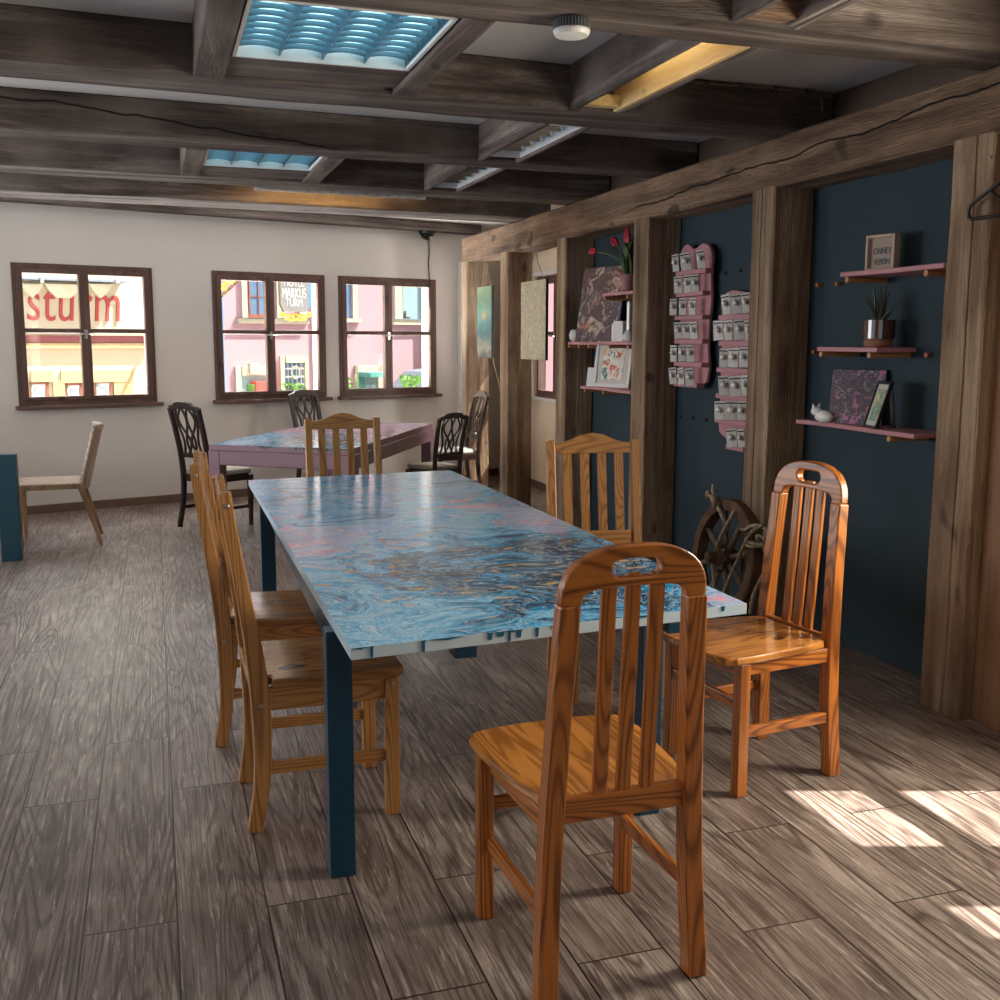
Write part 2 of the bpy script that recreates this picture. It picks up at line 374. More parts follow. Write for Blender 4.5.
# painted table top: poured acrylic in blues, lavender, pink and gold
def table_top(name, mauve_share=0):
    t = NT(name); o = t.n('ShaderNodeTexCoord').outputs['Object']
    n0 = t.noise(o, 1.5, 3, .5, 0, True)
    d1 = t.vmath('MULTIPLY', t.vmath('SUBTRACT', n0, (.5, .5, .5)), (.95, .6, 0))
    v = t.vmath('ADD', o, d1)
    n1 = t.noise(v, 4.2, 3, .6, .5, True)
    v = t.vmath('ADD', v, t.vmath('MULTIPLY', t.vmath('SUBTRACT', n1, (.5, .5, .5)), (.42, .28, 0)))
    vs = t.vmath('MULTIPLY', v, (1, 1.0, 1))
    base = t.noise(vs, 5.2, 9, .70, 1.2)
    veins = t.noise(vs, 9.5, 9, .72, 2.0)
    sp = t.n('ShaderNodeSeparateXYZ'); t.l(v, sp.inputs[0])
    sx, sy = sp.outputs[0], sp.outputs[1]
    # deep petrol pools: near the middle of the near half and a smaller one by the near left corner
    def blob(cx, cy, rx, ry):
        a = t.math('POWER', t.math('MULTIPLY_ADD', sx, 1/rx, -cx/rx), 2); b = t.math('POWER', t.math('MULTIPLY_ADD', sy, 1/ry, -cy/ry), 2)
        return t.math('SUBTRACT', 1.0, t.step(t.math('SQRT', t.math('ADD', a, b)), .35, 1.25))
    dark = t.math('MAXIMUM', blob(.72, .72, .62, .75), t.math('MULTIPLY', blob(.35, 2.7, .3, .5), .35))
    lav = t.math('MAXIMUM', blob(1.12, 1.9, .30, .65), t.math('MAXIMUM', blob(.12, 1.55, .22, .55), blob(1.2, .1, .25, .25)))
    sel = t.math('ADD', base, t.math('MULTIPLY_ADD', dark, -.195, .045))
    a = t.ramp(sel, [(.27, rgb(0, 48, 78)), (.385, rgb(4, 92, 138)), (.435, rgb(16, 140, 200)), (.49, rgb(74, 182, 238)), (.55, rgb(146, 216, 252)), (.61, rgb(46, 168, 228)), (.70, rgb(196, 232, 252))])
    lv = t.math('ADD', t.noise(vs, 3.1, 6, .65, .9), t.math('MULTIPLY_ADD', lav, .20, t.math('MULTIPLY', dark, -.12)))
    a = t.mix(t.math('MULTIPLY', t.step(lv, .56, .70), .75), a, rgb(198, 194, 236))
    pk = t.math('ADD', t.noise(t.vmath('ADD', t.vmath('MULTIPLY', vs, (.8, 1.6, 1)), (5, 2, 0)), 6.5, 5, .6, .6), t.math('MULTIPLY_ADD', lav, .07, t.math('MULTIPLY', dark, -.08)))
    a = t.mix(t.math('MULTIPLY', t.step(pk, .61, .66), .85), a, rgb(242, 172, 200))
    a = t.mix(t.math('MULTIPLY', t.math('SUBTRACT', 1.0, t.step(t.math('ABSOLUTE', t.math('SUBTRACT', veins, .5)), .004, .022)), .75), a, rgb(214, 240, 252))
    a = t.mix(t.math('MULTIPLY', t.math('SUBTRACT', 1.0, t.step(t.math('ABSOLUTE', t.math('SUBTRACT', veins, .42)), .003, .014)), .7), a, rgb(4, 62, 96))
    gsel = t.math('ADD', t.noise(t.vmath('ADD', vs, (1, 8, 0)), 2.0, 2), t.math('MULTIPLY', blob(.45, 2.9, .6, .6), .12))
    gd = t.math('MULTIPLY', t.step(t.noise(t.vmath('ADD', t.vmath('MULTIPLY', t.vmath('ADD', o, t.vmath('MULTIPLY', d1, (.4, .4, 0))), (15, 30, 1)), (3, 1, 0)), 1.0, 1), .655, .675), t.step(gsel, .50, .57))
    a = t.mix(t.math('MULTIPLY', gd, .9), a, rgb(206, 160, 92))
    if mauve_share: a = t.mix(t.math('MULTIPLY', t.step(sy, .75, 1.35), mauve_share), a, rgb(176, 128, 146))
    rg = t.math('MULTIPLY_ADD', gd, .2, .20)
    return t.pbr(a, rg, 0, .18, t.bump(t.math('ADD', base, t.noise(o, 90, 2)), .03, .004))
M['paint_top'] = table_top('poured_paint_top')
M['paint_top_mauve'] = table_top('poured_paint_mauve_top', .8)
M['edge_white'] = flat('white_lacquer_edge', rgb(186, 206, 218), .4)
M['drip'] = flat('petrol_paint_drip', rgb(24, 92, 120), .25)
M['art_gold'] = pour('gold_relief_canvas', [(.32, rgb(120, 112, 78)), (.42, rgb(216, 208, 172)), (.48, rgb(158, 152, 126)), (.54, rgb(232, 228, 206)), (.6, rgb(150, 148, 128)), (.7, rgb(226, 222, 196))], 13, .35, .45, None, (1, 1.1, .6), 1.0)
M['art_dark'] = pour('swirling_dark_canvas', [(.28, rgb(40, 24, 32)), (.42, rgb(104, 76, 86)), (.5, rgb(60, 48, 66)), (.56, rgb(164, 142, 136)), (.7, rgb(214, 200, 186))], 6, .5, .35, [(rgb(60, 74, 120), 5, .56, .64, .8), (rgb(190, 112, 70), 6, .64, .7, .8)])
M['art_flowers'] = pour('pink_blossom_canvas', [(.3, rgb(36, 28, 34)), (.45, rgb(108, 84, 92)), (.52, rgb(60, 50, 52)), (.6, rgb(120, 110, 122)), (.7, rgb(186, 176, 180))], 24, .15, .4, [(rgb(206, 120, 160), 24, .57, .62, .9), (rgb(150, 130, 200), 28, .60, .66, .8)])
M['art_print'] = pour('colourful_print', [(.3, rgb(228, 222, 206)), (.48, rgb(238, 234, 222)), (.7, rgb(214, 206, 184))], 9, .3, .4, [(rgb(208, 84, 54), 13, .57, .62, .95), (rgb(226, 160, 60), 15, .6, .65, .9), (rgb(40, 130, 130), 16, .6, .65, .95), (rgb(36, 40, 60), 22, .66, .7, .9)])
M['art_small'] = pour('teal_yellow_print', [(.3, rgb(40, 96, 100)), (.5, rgb(120, 170, 160)), (.6, rgb(220, 196, 100)), (.75, rgb(236, 232, 210))], 22, .2, .3)
# tall hanging canvas: green-teal with a pale warm glow painted in the middle
t = NT('teal_figure_canvas'); o = t.n('ShaderNodeTexCoord').outputs['Object']; sp = t.n('ShaderNodeSeparateXYZ'); t.l(o, sp.inputs[0])
n1 = t.noise(o, 9, 5, .6, .8); zz = t.math('ADD', sp.outputs[2], t.math('MULTIPLY_ADD', n1, .3, -.15))
a = t.ramp(t.math('MULTIPLY_ADD', zz, 1/.72, .5), [(0, rgb(60, 84, 88)), (.14, rgb(178, 178, 160)), (.34, rgb(44, 122, 136)), (.6, rgb(110, 178, 172)), (.8, rgb(96, 140, 112)), (1, rgb(146, 172, 138))])
d = t.math('SQRT', t.math('ADD', t.math('POWER', t.math('MULTIPLY', sp.outputs[1], 9.0), 2), t.math('POWER', t.math('MULTIPLY_ADD', sp.outputs[2], 13.0, -.9), 2)))
a = t.mix(t.math('MULTIPLY', t.math('SUBTRACT', 1.0, t.step(d, .2, 1.0)), .8), a, rgb(226, 180, 110))
M['art_teal'] = t.pbr(a, .4, 0, .5, t.bump(n1, .2, .003))
M['canvas_edge'] = flat('dark_canvas_edge', rgb(24, 24, 26), .7)

# ================================================================== SETTING
struct(bx('floor', -3.5, 3.95, -2.4, 12.3, -.1, 0, M['floor']))
def wall_holes(bm, s0, s1, n0, n1, z0, z1, holes):
    xs = sorted({s0, s1, *[h[0] for h in holes], *[h[1] for h in holes]}); zs = sorted({z0, z1, *[h[2] for h in holes], *[h[3] for h in holes]})
    inside = lambda x, z: any(h[0] < x < h[1] and h[2] < z < h[3] for h in holes)
    solid = {(i, j) for i in range(len(xs)-1) for j in range(len(zs)-1) if not inside((xs[i]+xs[i+1])/2, (zs[j]+zs[j+1])/2)}
    V = {}
    def P(i, j, k):
        if (i, j, k) not in V: V[i, j, k] = bm.verts.new((xs[i], (n0, n1)[k], zs[j]))
        return V[i, j, k]
    for i, j in solid:
        for k in (0, 1): bm.faces.new([P(i, j, k), P(i+1, j, k), P(i+1, j+1, k), P(i, j+1, k)])
        for di, dj, e in ((-1, 0, ((i, j), (i, j+1))), (1, 0, ((i+1, j), (i+1, j+1))), (0, -1, ((i, j), (i+1, j))), (0, 1, ((i, j+1), (i+1, j+1)))):
            if (i+di, j+dj) not in solid: bm.faces.new([P(*e[0], 0), P(*e[1], 0), P(*e[1], 1), P(*e[0], 1)])
WINS = [(1.877, 3.08), (3.647, 4.822), (4.975, 6.148)]
bm = new(); wall_holes(bm, -.75, 7.25, WALLC, WALLC+.28, -.1, 2.95, [(a+.012, b-.012, .965, 2.19) for a, b in WINS])
struct(obj('wall_far', bm, M['plaster'], rot=(0, 0, WA)))
bm = new(); box(bm, -.75, 5.85, WALLC-.016, WALLC, 0, .075); struct(obj('baseboard_far', bm, M['brown_trim'], bev=.003, rot=(0, 0, WA)))
bm = new(); box(bm, 6.2, 6.98, WALLC-.016, WALLC, 0, .075); struct(obj('baseboard_bay', bm, M['brown_trim'], bev=.003, rot=(0, 0, WA)))
struct(bx('baseboard_right', 3.784, 3.80, 8.06, 11.6, 0, .08, M['brown_trim'], bev=.003))

def make_window(name, s0, s1, z0, z1, n, parent=None, sill=True, handle=True):
    r = sempty(name, (0, 0, 0), WA) if parent is None else parent
    w = s1-s0; fr = .052; d0, d1 = n-.012, n+.075
    bm = new()
    for a in ((s0, s0+fr, z0, z1), (s1-fr, s1, z0, z1), (s0+fr, s1-fr, z1-fr, z1), (s0+fr, s1-fr, z0, z0+fr)):
        box(bm, a[0], a[1], d0, d1, a[2], a[3])
    obj('window_frame', bm, M['frame'], r, .004)
    mid = (s0+s1)/2 - .012; e0, e1 = n-.026, n+.03
    for a, b in ((s0+fr-.012, mid), (mid, s1-fr+.012)):
        bm = new(); st = .044; zb, zt = z0+fr-.01, z1-fr+.01; zm = z0 + .655
        for q in ((a, a+st, zb, zt), (b-st, b, zb, zt), (a+st, b-st, zt-st, zt), (a+st, b-st, zb, zb+st-.01), (a+st, b-st, zm-.02, zm+.02)):
            box(bm, q[0], q[1], e0, e1, q[2], q[3])
        c = obj('casement', bm, M['frame'], r, .005)
        bm = new()
        for q in ((zb+st-.01, zm-.02), (zm+.02, zt-st)): box(bm, a+st-.004, b-st+.004, n+.004, n+.008, q[0]-.004, q[1]+.004)
        obj('pane', bm, M['glass'], c)
    if handle:
        bm = new(); box(bm, mid-.013, mid+.013, e0-.006, e0, z0+.585, z0+.665); lathe(bm, [(.008, 0), (.008, -.03)], 10, (mid, e0, z0+.63), 'y')
        tube(bm, [(mid-.05, e0-.03, z0+.625), (mid, e0-.034, z0+.632), (mid+.05, e0-.03, z0+.628)], .007)
        obj('handle', bm, M['metal'], r)
    if sill:
        bm = new(); box(bm, s0-.03, s1+.04, n-.075, n+.02, z0-.034, z0); obj('sill', bm, M['frame'], r, .006)
    return r
for i, (a, b) in enumerate(WINS): make_window('window_%d' % (i+1), a, b, .962, 2.196, WALLC)

# right side: petrol-blue niche wall, the bay behind the far posts, boards and window wall in front
struct(bx('wall_right', 3.330, 3.44, 3.0, 8.06, -.05, 2.46, M['teal_wall'])); struct(bx('wall_right_upper', 3.335, 3.44, 3.0, 8.06, 2.46, 2.95, M['dark_wall']))
for o_ in (bx('wall_return', 3.44, 3.9, 7.94, 8.06, -.05, 2.95, M['plaster_beige']),): struct(o_)
bm = new(); wall_holes(bm, 8.06, 12.2, -3.87, -3.80, -.05, 2.95, [(9.40, 10.56, .95, 2.21)])
struct(obj('wall_right_bay', bm, M['plaster_beige'], rot=(0, 0, pi/2)))
w4 = sempty('window_4', (0, 0, 0), -pi/2)          # local x = -world y, local y = world x
make_window('window_4', -10.55, -9.41, .96, 2.20, 3.835, w4, False, True)
bx('sill', -10.58, -9.38, 3.765, 3.83, .93, .962, M['white_plastic'], w4, .006)
bx('roller_box', -10.58, -9.38, 3.765, 3.81, 2.20, 2.24, M['white_plastic'], w4, .006)
bm = new()
for i in range(4):
    y0 = 2.70+i*.175; box(bm, 3.156, 3.19, y0+.002, y0+.173, 0, 2.36)
struct(obj('wall_panel', bm, M['plank_z'], None, .004))
bm = new(); wall_holes(bm, -2.4, 2.70, -3.46, -3.36, -.05, 2.95, [(.75, 1.50, .86, 2.32), (1.56, 1.83, .86, 2.32), (2.04, 2.68, .86, 2.32)])
struct(obj('wall_front_right', bm, M['dark_wall'], rot=(0, 0, pi/2)))
struct(bx('wall_corner', 3.19, 3.46, 2.70, 3.02, -.05, 2.95, M['dark_wall']))
def sash(name, y0, y1, panes):
    bm = new(); wall_holes(bm, y0, y1, -3.40, -3.375, .86, 2.32, panes)
    struct(obj(name, bm, M['frame'], rot=(0, 0, pi/2)))
ZP = [(1.00, 1.575), (1.745, 2.165)]
sash('window_5', 2.04, 2.68, [(2.150, 2.582, *z) for z in ZP])
sash('window_6', 1.56, 1.83, [(1.612, 1.782, *z) for z in ZP])
sash('window_7', .75, 1.50, [(.82, 1.43, *z) for z in ZP])
bm = new(); wall_holes(bm, -2.4, 10.2, 3.4, 3.55, -.05, 2.95, [(y, y+1.35, .9, 2.25) for y in (0, 2.6, 5.2, 7.4)])
struct(obj('wall_left', bm, M['plaster'], rot=(0, 0, pi/2)))
bm = new(); wall_holes(bm, -3.5, 3.5, -2.45, -2.3, -.05, 2.95, [(-1.2, .4, .9, 2.2)])
struct(obj('wall_back', bm, M['dark_wall']))
struct(bx('ceiling', -3.55, 3.46, -2.45, 8.0, 2.79, 2.97, M['ceiling'])); struct(bx('ceiling_bay', -3.55, 4.02, 8.0, 12.4, 2.79, 2.97, M['ceiling']))

# timber frame on the right: main beam and posts
bm = new(); grid_beam(bm, 12.32, .245, .252, .11, .007, 3)
mb = obj('main_beam', bm, M['main_beam'], smooth=False, warp=lambda c: (-c.y, c.x, c.z))
mb.location = (3.33, -1.5, 2.335)
tag(mb, 'long weathered timber beam with a lengthwise crack lying on top of the posts', 'beam')
def post(y0, y1, label, groove=None, x0=3.085, x1=3.325, seed=0, h=2.345):
    w = y1-y0; d = x1-x0; bm = new(); rings = []; N = 20; c = .008
    prof = [(0, c), (0, w*.5-.004), (0, w*.5+.004), (0, w-c), (c, w), (d*.5, w), (d-c, w), (d, w-c), (d, c), (d-c, 0), (d*.5, 0), (c, 0)]
    if groove: prof[1] = (0, groove-.006); prof[2] = (0, groove+.006); prof.insert(2, (.016, groove))
    for i in range(N+1):
        z = h*i/N; rings.append([bm.verts.new((x+.004*mnoise.noise((x*8, y*8+seed, z*2.2)), y+.004*mnoise.noise((x*8+5, y*8+seed, z*2.2)), z)) for x, y in prof])
    m = len(prof)
    for a, b in zip(rings, rings[1:]):
        for k in range(m): bm.faces.new((a[k], b[k], b[(k+1) % m], a[(k+1) % m]))
    bm.faces.new(rings[0]); bm.faces.new(rings[-1][::-1])
    o = obj('timber_post', bm, M['post']); o.location = (x0, y0, 0)
    return tag(o, label, 'post', 'timber posts under the main beam')
post(10.60, 10.82, 'timber corner post against the far white wall, left of the teal hanging canvas', None, 3.085, 3.31, 1)
struct(bx('wall_stub', 3.22, 3.30, 10.84, 11.55, -.05, 2.40, M['plaster']))
post(9.30, 9.52, 'timber post between the two hanging canvases', None, seed=2)
post(7.86, 8.06, 'timber post right of the gold hanging canvas, left of the niche with tulips', None, seed=3)
post(6.41, 6.63, 'timber post between the tulip niche and the earring racks', None, seed=4)
post(4.92, 5.14, 'timber post right of the earring racks, behind the spoked wheel', .12, seed=5)
p5 = post(3.40, 3.63, 'broad grooved timber post at the right edge beside the black coat hanger', .09, seed=6)
for (y, z) in ((3.415, 2.25),):
    bm = new(); lathe(bm, [(.007, 0), (.007, .004), (.003, .006)], 10); o = obj('screw_head', bm, M['metal'], rot=(0, -pi/2, 0)); o.location = (3.083, y, z)
    tag(o, 'bright screw head near the top of the grooved timber post', 'screw')

# ceiling joists
def joist(name_lab, a, slope, w, mat, seed, z=2.59, x0=-3.45, x1=3.32):
    bm = new(); grid_beam(bm, x1-x0, w, 2.795-z, .14, .006, seed)
    o = obj('ceiling_joist', bm, M[mat], warp=lambda c: (c.x+x0, c.y + a + slope*(c.x+x0), c.z))
    o.location = (0, 0, z)
    return tag(o, name_lab, 'beam', 'dark ceiling joists')
joist('ceiling joist nearest the camera, outside the upper edge of the view', 1.95, 0, .25, 'joist', 1)
joist('dark ceiling joist carrying the round smoke detector', 3.25, .005, .26, 'joist', 2)
joist('dark ceiling joist between the large square light panel and the long cracked joist', 4.585, .062, .33, 'joist', 3)
joist('dark ceiling joist with a long slanting crack, near side of the small square light panel', 6.05, .05, .25, 'joist_crack', 4)
joist('dark ceiling joist on the far side of the small square light panel', 7.31, .08, .36, 'joist', 5)
joist('farthest ceiling joist, lit yellow by the long louvre light', 8.55, .085, .46, 'joist', 6)
bm = new(); box(bm, -.7, 6.62, WALLC-.20, WALLC-.002, 2.695, 2.789)
o = obj('wall_plate_beam', bm, M['joist'], bev=.006, rot=(0, 0, WA)); tag(o, 'dark timber wall plate along the top of the far window wall', 'beam')

# boards between the joists that frame the light fixtures
def trimmer(x0, x1, y0, y1, label, z0=2.588):
    bm = new(); grid_beam(bm, y1-y0, x1-x0, 2.79-z0, .1, .003, x0*5+y0, .006)
    o = obj('trimmer_board', bm, M['trim_y'], warp=lambda c: (x0 + (x1-x0) - c.y, y0 + c.x, c.z)); o.location = (0, 0, z0)
    return tag(o, label, 'board', 'short boards between the joists')
trimmer(.200, .320, 3.512, 4.605, 'short timber board left of the large square light panel')
trimmer(1.020, 1.125, 3.512, 4.66, 'short timber board right of the large square light panel')
trimmer(.215, .333, 6.315, 7.33, 'short timber board left of the small square light panel')
trimmer(1.000, 1.112, 6.355, 7.40, 'short timber board right of the small square light panel')
for k, (y0, y1, lab) in enumerate(((2.2, 3.26, 'at the upper right edge of the view'), (3.517, 4.70, 'of the open light channel with yellow pine inside'), (5.035, 6.15, 'of the nearer narrow louvre light'), (6.395, 7.46, 'of the farther narrow louvre light'))):
    trimmer(1.855, 1.885, y0, y1, 'left side board '+lab); trimmer(2.085, 2.115, y0, y1, 'right side board '+lab)
def light_panel(x0, x1, y0, y1, label, yf0, yf1, strength, rows):
    r = thing('ceiling_light', label, 'ceiling light', ((x0+x1)/2, (y0+y1)/2, 2.60), 0, 'square louvre light panels')
    w, d = (x1-x0)/2, (y1-y0)/2
    bm = new(); f = .014
    for a in ((-w, -w+f, -d, d), (w-f, w, -d, d), (-w+f, w-f, -d, -d+f), (-w+f, w-f, d-f, d)): box(bm, *a, 0, .09)
    obj('fixture_frame', bm, M['white_plastic'], r)
    bm = new(); box(bm, -w+f, w-f, -d+f, d-f, .075, .085)
    obj('diffuser', bm, M['cool_lamp%d' % strength], r)
    for i in range(4):                 # one louvre unit under each tube
        xa = -w+f + (2*w-2*f)*i/4; xb = -w+f + (2*w-2*f)*(i+1)/4
        bm = new(); box(bm, xb-.003, xb, -d+f, d-f, .012, .05)
        for k in range(rows):
            y = -d+f + (2*d-2*f)*(k+.5)/rows; m = 7
            for s in range(m):           # curved mirror blade
                xs0 = xa + (xb-xa)*s/m; xs1 = xa + (xb-xa)*(s+1)/m
                b0 = .012*(1-((s/m)-.5)**2*4); b1 = .012*(1-(((s+1)/m)-.5)**2*4)
                v = [bm.verts.new(p) for p in ((xs0, y-.007, .052), (xs1, y-.007, .052), (xs1, y, .024+b1), (xs0, y, .024+b0), (xs0, y+.007, .052), (xs1, y+.007, .052))]
                bm.faces.new((v[0], v[1], v[2], v[3])); bm.faces.new((v[3], v[2], v[5], v[4]))
        obj('louvre', bm, M['louvre'], r)
    bm = new(); box(bm, x0-.01, x1+.01, yf0, y0, .004, .03); bm2 = bm
    o = obj('edge_board', bm, M['joist'], r, warp=lambda c: (c.x-(x0+x1)/2, c.y-(y0+y1)/2, c.z))
    bm = new(); box(bm, x0-.01, x1+.01, y1, yf1, .004, .03)
    obj('edge_board', bm, M['joist'], r, warp=lambda c: (c.x-(x0+x1)/2, c.y-(y0+y1)/2, c.z))
    return r
M['cool_lamp1'] = emit('cool_tube_light', (.40, .74, .86, 1), 1.9)
M['cool_lamp2'] = emit('cool_tube_light_far', (.40, .74, .84, 1), 1.8)
M['sky_glow'] = emit('sky_reflection_glow', (.15, .42, .85, 1), .7)  # blue glow added for the sky reflected in the narrow louvres
M['warm_lamp'] = emit('warm_tube_light', (1, .88, .62, 1), 6)
M['mirror'] = flat('mirror_louvre', rgb(196, 214, 222), .22, 1, .5, .02); 
t = NT('translucent_louvre'); a_ = t.n('ShaderNodeBsdfTranslucent'); a_.inputs[0].default_value = rgb(150, 190, 208); b_ = t.n('ShaderNodeBsdfGlossy'); b_.inputs[0].default_value = rgb(190, 214, 224); b_.inputs['Roughness'].default_value = .25
m_ = t.n('ShaderNodeMixShader'); m_.inputs[0].default_value = .5; t.l(a_.outputs[0], m_.inputs[1]); t.l(b_.outputs[0], m_.inputs[2]); t.l(m_.outputs[0], t.out.inputs[0]); M['louvre'] = t.m
M['dark_mirror'] = flat('sky_tinted_reflector', rgb(40, 62, 96), .25, 1); M['white_blade'] = flat('satin_blade', rgb(200, 204, 206), .22, 1)  # reflector blue has the sky's reflection put into its colour
light_panel(.328, 1.006, 3.56, 4.29, 'large square louvre light panel near the upper edge of the view', 3.515, 4.60, 1, 9)
light_panel(.337, .995, 6.34, 6.95, 'small square louvre light panel farther back on the left', 6.315, 7.36, 2, 9)
def narrow_light(y0, y1, label):
    r = thing('louvre_light', label, 'ceiling light', (1.985, (y0+y1)/2, 2.60), 0, 'narrow louvre lights'); d = (y1-y0)/2
    bm = new(); box(bm, -.098, -.09, -d, d, 0, .06); box(bm, .09, .098, -d, d, 0, .06); box(bm, -.09, .09, -d, -d+.01, 0, .06); box(bm, -.09, .09, d-.01, d, 0, .06)
    obj('fixture_frame', bm, M['white_plastic'], r)
    bm = new(); box(bm, -.09, .09, -d, d, .085, .095); obj('reflector', bm, M['dark_mirror'], r)
    bm = new(); tube(bm, [(.02, -d+.06, .07), (.02, d-.06, .07)], .010); obj('tube', bm, M['sky_glow'], r)
    n = 6
    for k in range(n):
        y = -d+.02 + (2*d-.04)*(k+.5)/n; bm = new()
        v = [bm.verts.new(p) for p in ((-.09, y-.014, .050), (.09, y-.014, .050), (.09, y, .022), (-.09, y, .022), (-.09, y+.014, .050), (.09, y+.014, .050))]
        bm.faces.new((v[0], v[1], v[2], v[3])); bm.faces.new((v[3], v[2], v[5], v[4])); obj('blade', bm, M['white_blade'], r)
narrow_light(5.09, 6.05, 'narrow louvre light in the bay before the cracked joist')
narrow_light(6.42, 7.38, 'narrow louvre light in the bay behind the cracked joist')
r = thing('channel_light', 'open ceiling light channel lined with bright yellow pine', 'ceiling light', (1.985, 4.1, 2.60))
bx('lining_board', .078, .098, -.58, .58, -.008, .188, M['raw_pine_y'], r); bx('lining_board', -.098, -.086, -.58, .58, .02, .188, M['raw_pine_y'], r)
bx('end_board', -.085, .078, -.575, -.555, .02, .188, M['raw_pine_y'], r); bx('end_board', -.085, .078, .50, .555, .0, .05, M['raw_pine_y'], r)
bm = new(); tube(bm, [(-.03, -.50, .16), (-.03, .22, .16)], .012); obj('tube', bm, M['warm_lamp'], r)
r = thing('channel_light', 'open pine-lined light channel cut off by the upper right edge of the view', 'ceiling light', (1.985, 2.75, 2.60))
bx('lining_board', .078, .098, -.5, .5, -.008, .188, M['trim_y'], r); bx('end_board', -.098, .078, .44, .5, .0, .07, M['timber_x'], r)
r = thing('louvre_light', 'long louvre light throwing yellow light on the farthest joist', 'ceiling light', (1.37, 7.9, 2.60))
WP = lambda c: (c.x, c.y + .083*c.x, c.z)
bm = new(); box(bm, -.64, .64, -.10, -.09, .0, .05); box(bm, -.64, .64, .09, .10, 0, .05); obj('fixture_frame', bm, M['white_plastic'], r, warp=WP)
for k in range(15):
    bm = new(); x = -.60+k*1.2/14
    v = [bm.verts.new(p) for p in ((x-.022, -.09, .05), (x-.022, .09, .05), (x, .09, .004), (x, -.09, .004), (x+.022, -.09, .05), (x+.022, .09, .05))]
    bm.faces.new((v[0], v[1], v[2], v[3])); bm.faces.new((v[3], v[2], v[5], v[4])); obj('blade', bm, M['mirror'], r, warp=WP)
bm = new(); tube(bm, [(-.50, .44, .15), (.46, .44, .15)], .012); obj('tube', bm, emit('amber_tube_light', (1, .60, .18, 1), 42), r, warp=WP)

# smoke detector, dome camera
r = thing('smoke_detector', 'round smoke detector with white disc under the ceiling joist', 'smoke detector', (1.345, 3.40, 2.588))
bm = new(); lathe(bm, [(.050, 0), (.058, -.004), (.060, -.034), (.056, -.038)], 32); obj('slotted_body', bm, M['grey_plastic'], r)
bm = new(); lathe(bm, [(.060, -.034), (.061, -.040), (.054, -.052), (.02, -.056), (0, -.056)], 32); obj('cover', bm, M['white_plastic'], r)
bm = new()
for k in range(36): a = k*pi/18; lathe(bm, [(.0016, -.034), (.0016, -.004)], 4, (.0592*cos(a), .0592*sin(a), 0))
obj('rib', bm, flat('grey_rib', rgb(130, 132, 136), .4), r)
pc = WD*5.985 + WN*(WALLC-.10)
r = thing('dome_camera', 'black dome security camera under the wall plate above the third window', 'camera', (pc.x, pc.y, 2.695))
bm = new(); lathe(bm, [(.088, 0), (.090, -.004), (.088, -.028), (.074, -.030)], 24); obj('mount', bm, M['black'], r)
bm = new(); lathe(bm, [(.072, -.026)] + [(.072*cos(a*pi/16), -.030-.066*sin(a*pi/16)) for a in range(1, 8)] + [(0, -.096)], 24); obj('dome', bm, flat('gloss_black_dome', rgb(12, 12, 14), .08, 0, .6), r, smooth=True)
bm = new(); lathe(bm, [(.018, 0), (.018, .02), (0, .022)], 12); o = obj('lens', bm, M['metal'], r); o.location = (.02, -.062, -.07); o.rotation_euler = (R(115), 0, R(20))
a = WD*6.06 + WN*(WALLC-.012); b = WD*6.052 + WN*(WALLC-.035)
bm = new(); tube(bm, [(a.x-.02, a.y-.05, 2.66), (a.x, a.y, 2.62), (a.x+.004, a.y, 2.48), (a.x-.006, a.y, 2.36), (a.x+.003, a.y, 2.2), (b.x, b.y, 2.17), (b.x, b.y, 1.9)], .006, 6)
tag(obj('camera_cable', bm, M['black']), 'thin black cable hanging from the dome camera to the window frame', 'cable')

# ================================================================== OUTSIDE
OUT = 16.5
sun_cream = flat('cream_render', rgb(196, 186, 160), .9, 0, .1, .02, 1.2); sun_pink = flat('pink_render', rgb(172, 138, 145), .9, 0, .1, .03, 1.2)
stone = flat('cream_stone', rgb(184, 176, 152), .9, 0, .1, .03, 3); stone_d = flat('ochre_stone', rgb(186, 164, 122), .9, 0, .1, .03, 3)
maroon = flat('maroon_band', rgb(92, 40, 42), .8); redpaint = flat('red_lettering', rgb(160, 60, 58), .8)
pane_out = flat('street_pane', rgb(86, 112, 138), .15, 0, .6, .15, 3); brownf = flat('brown_sash', rgb(134, 78, 62), .6); greyf = flat('pale_sash', rgb(206, 212, 214), .6)
zinc = flat('zinc_pipe', rgb(110, 138, 168), .5); gutter = flat('grey_gutter', rgb(124, 132, 146), .5); shutter = flat('grey_green_shutter', rgb(132, 158, 160), .6)
signgrey = flat('sign_grey', rgb(104, 104, 102), .6); gold = flat('gilded_scroll', rgb(226, 178, 50), .4, .3); white = flat('white_lettering', rgb(250, 250, 246), .6)
leafy = flat('street_leaves', rgb(104, 150, 70), .7, 0, .3, .3, 8); flower = flat('red_flowers', rgb(196, 84, 78), .8, 0, .3, .3, 20)
def fbox(bm, px0, py0, px1, py1, d0, d1, c=OUT):   # d = how far it stands proud of the facade (towards the room)
    (s0, z1), (s1, z0) = fs(px0, py0, c), fs(px1, py1, c)
    box(bm, s0, s1, c-d1, c-d0, z0, z1); return s0, s1, z0, z1
def fpart(name, parent, mat, rects, bev=0):
    bm = new()
    for q in rects: fbox(bm, *q)
    return obj(name, bm, mat, parent, bev)
struct(bx('ground_street', -14, 22, 12.6, 34, -1.1, -1.0, flat('street_stone', rgb(150, 142, 134), .9)))
sB = fs(178, 340, OUT)[0]
h1 = thing('building', 'cream house with red lettering seen through the left window', 'building', (0, 0, 0), WA)
bm = new(); box(bm, -10, sB, OUT, OUT+5, -1, 7); obj('wall', bm, sun_cream, h1)
fpart('gutter', h1, gutter, [(-8, 277, 121, 283.5, 0, .35)])
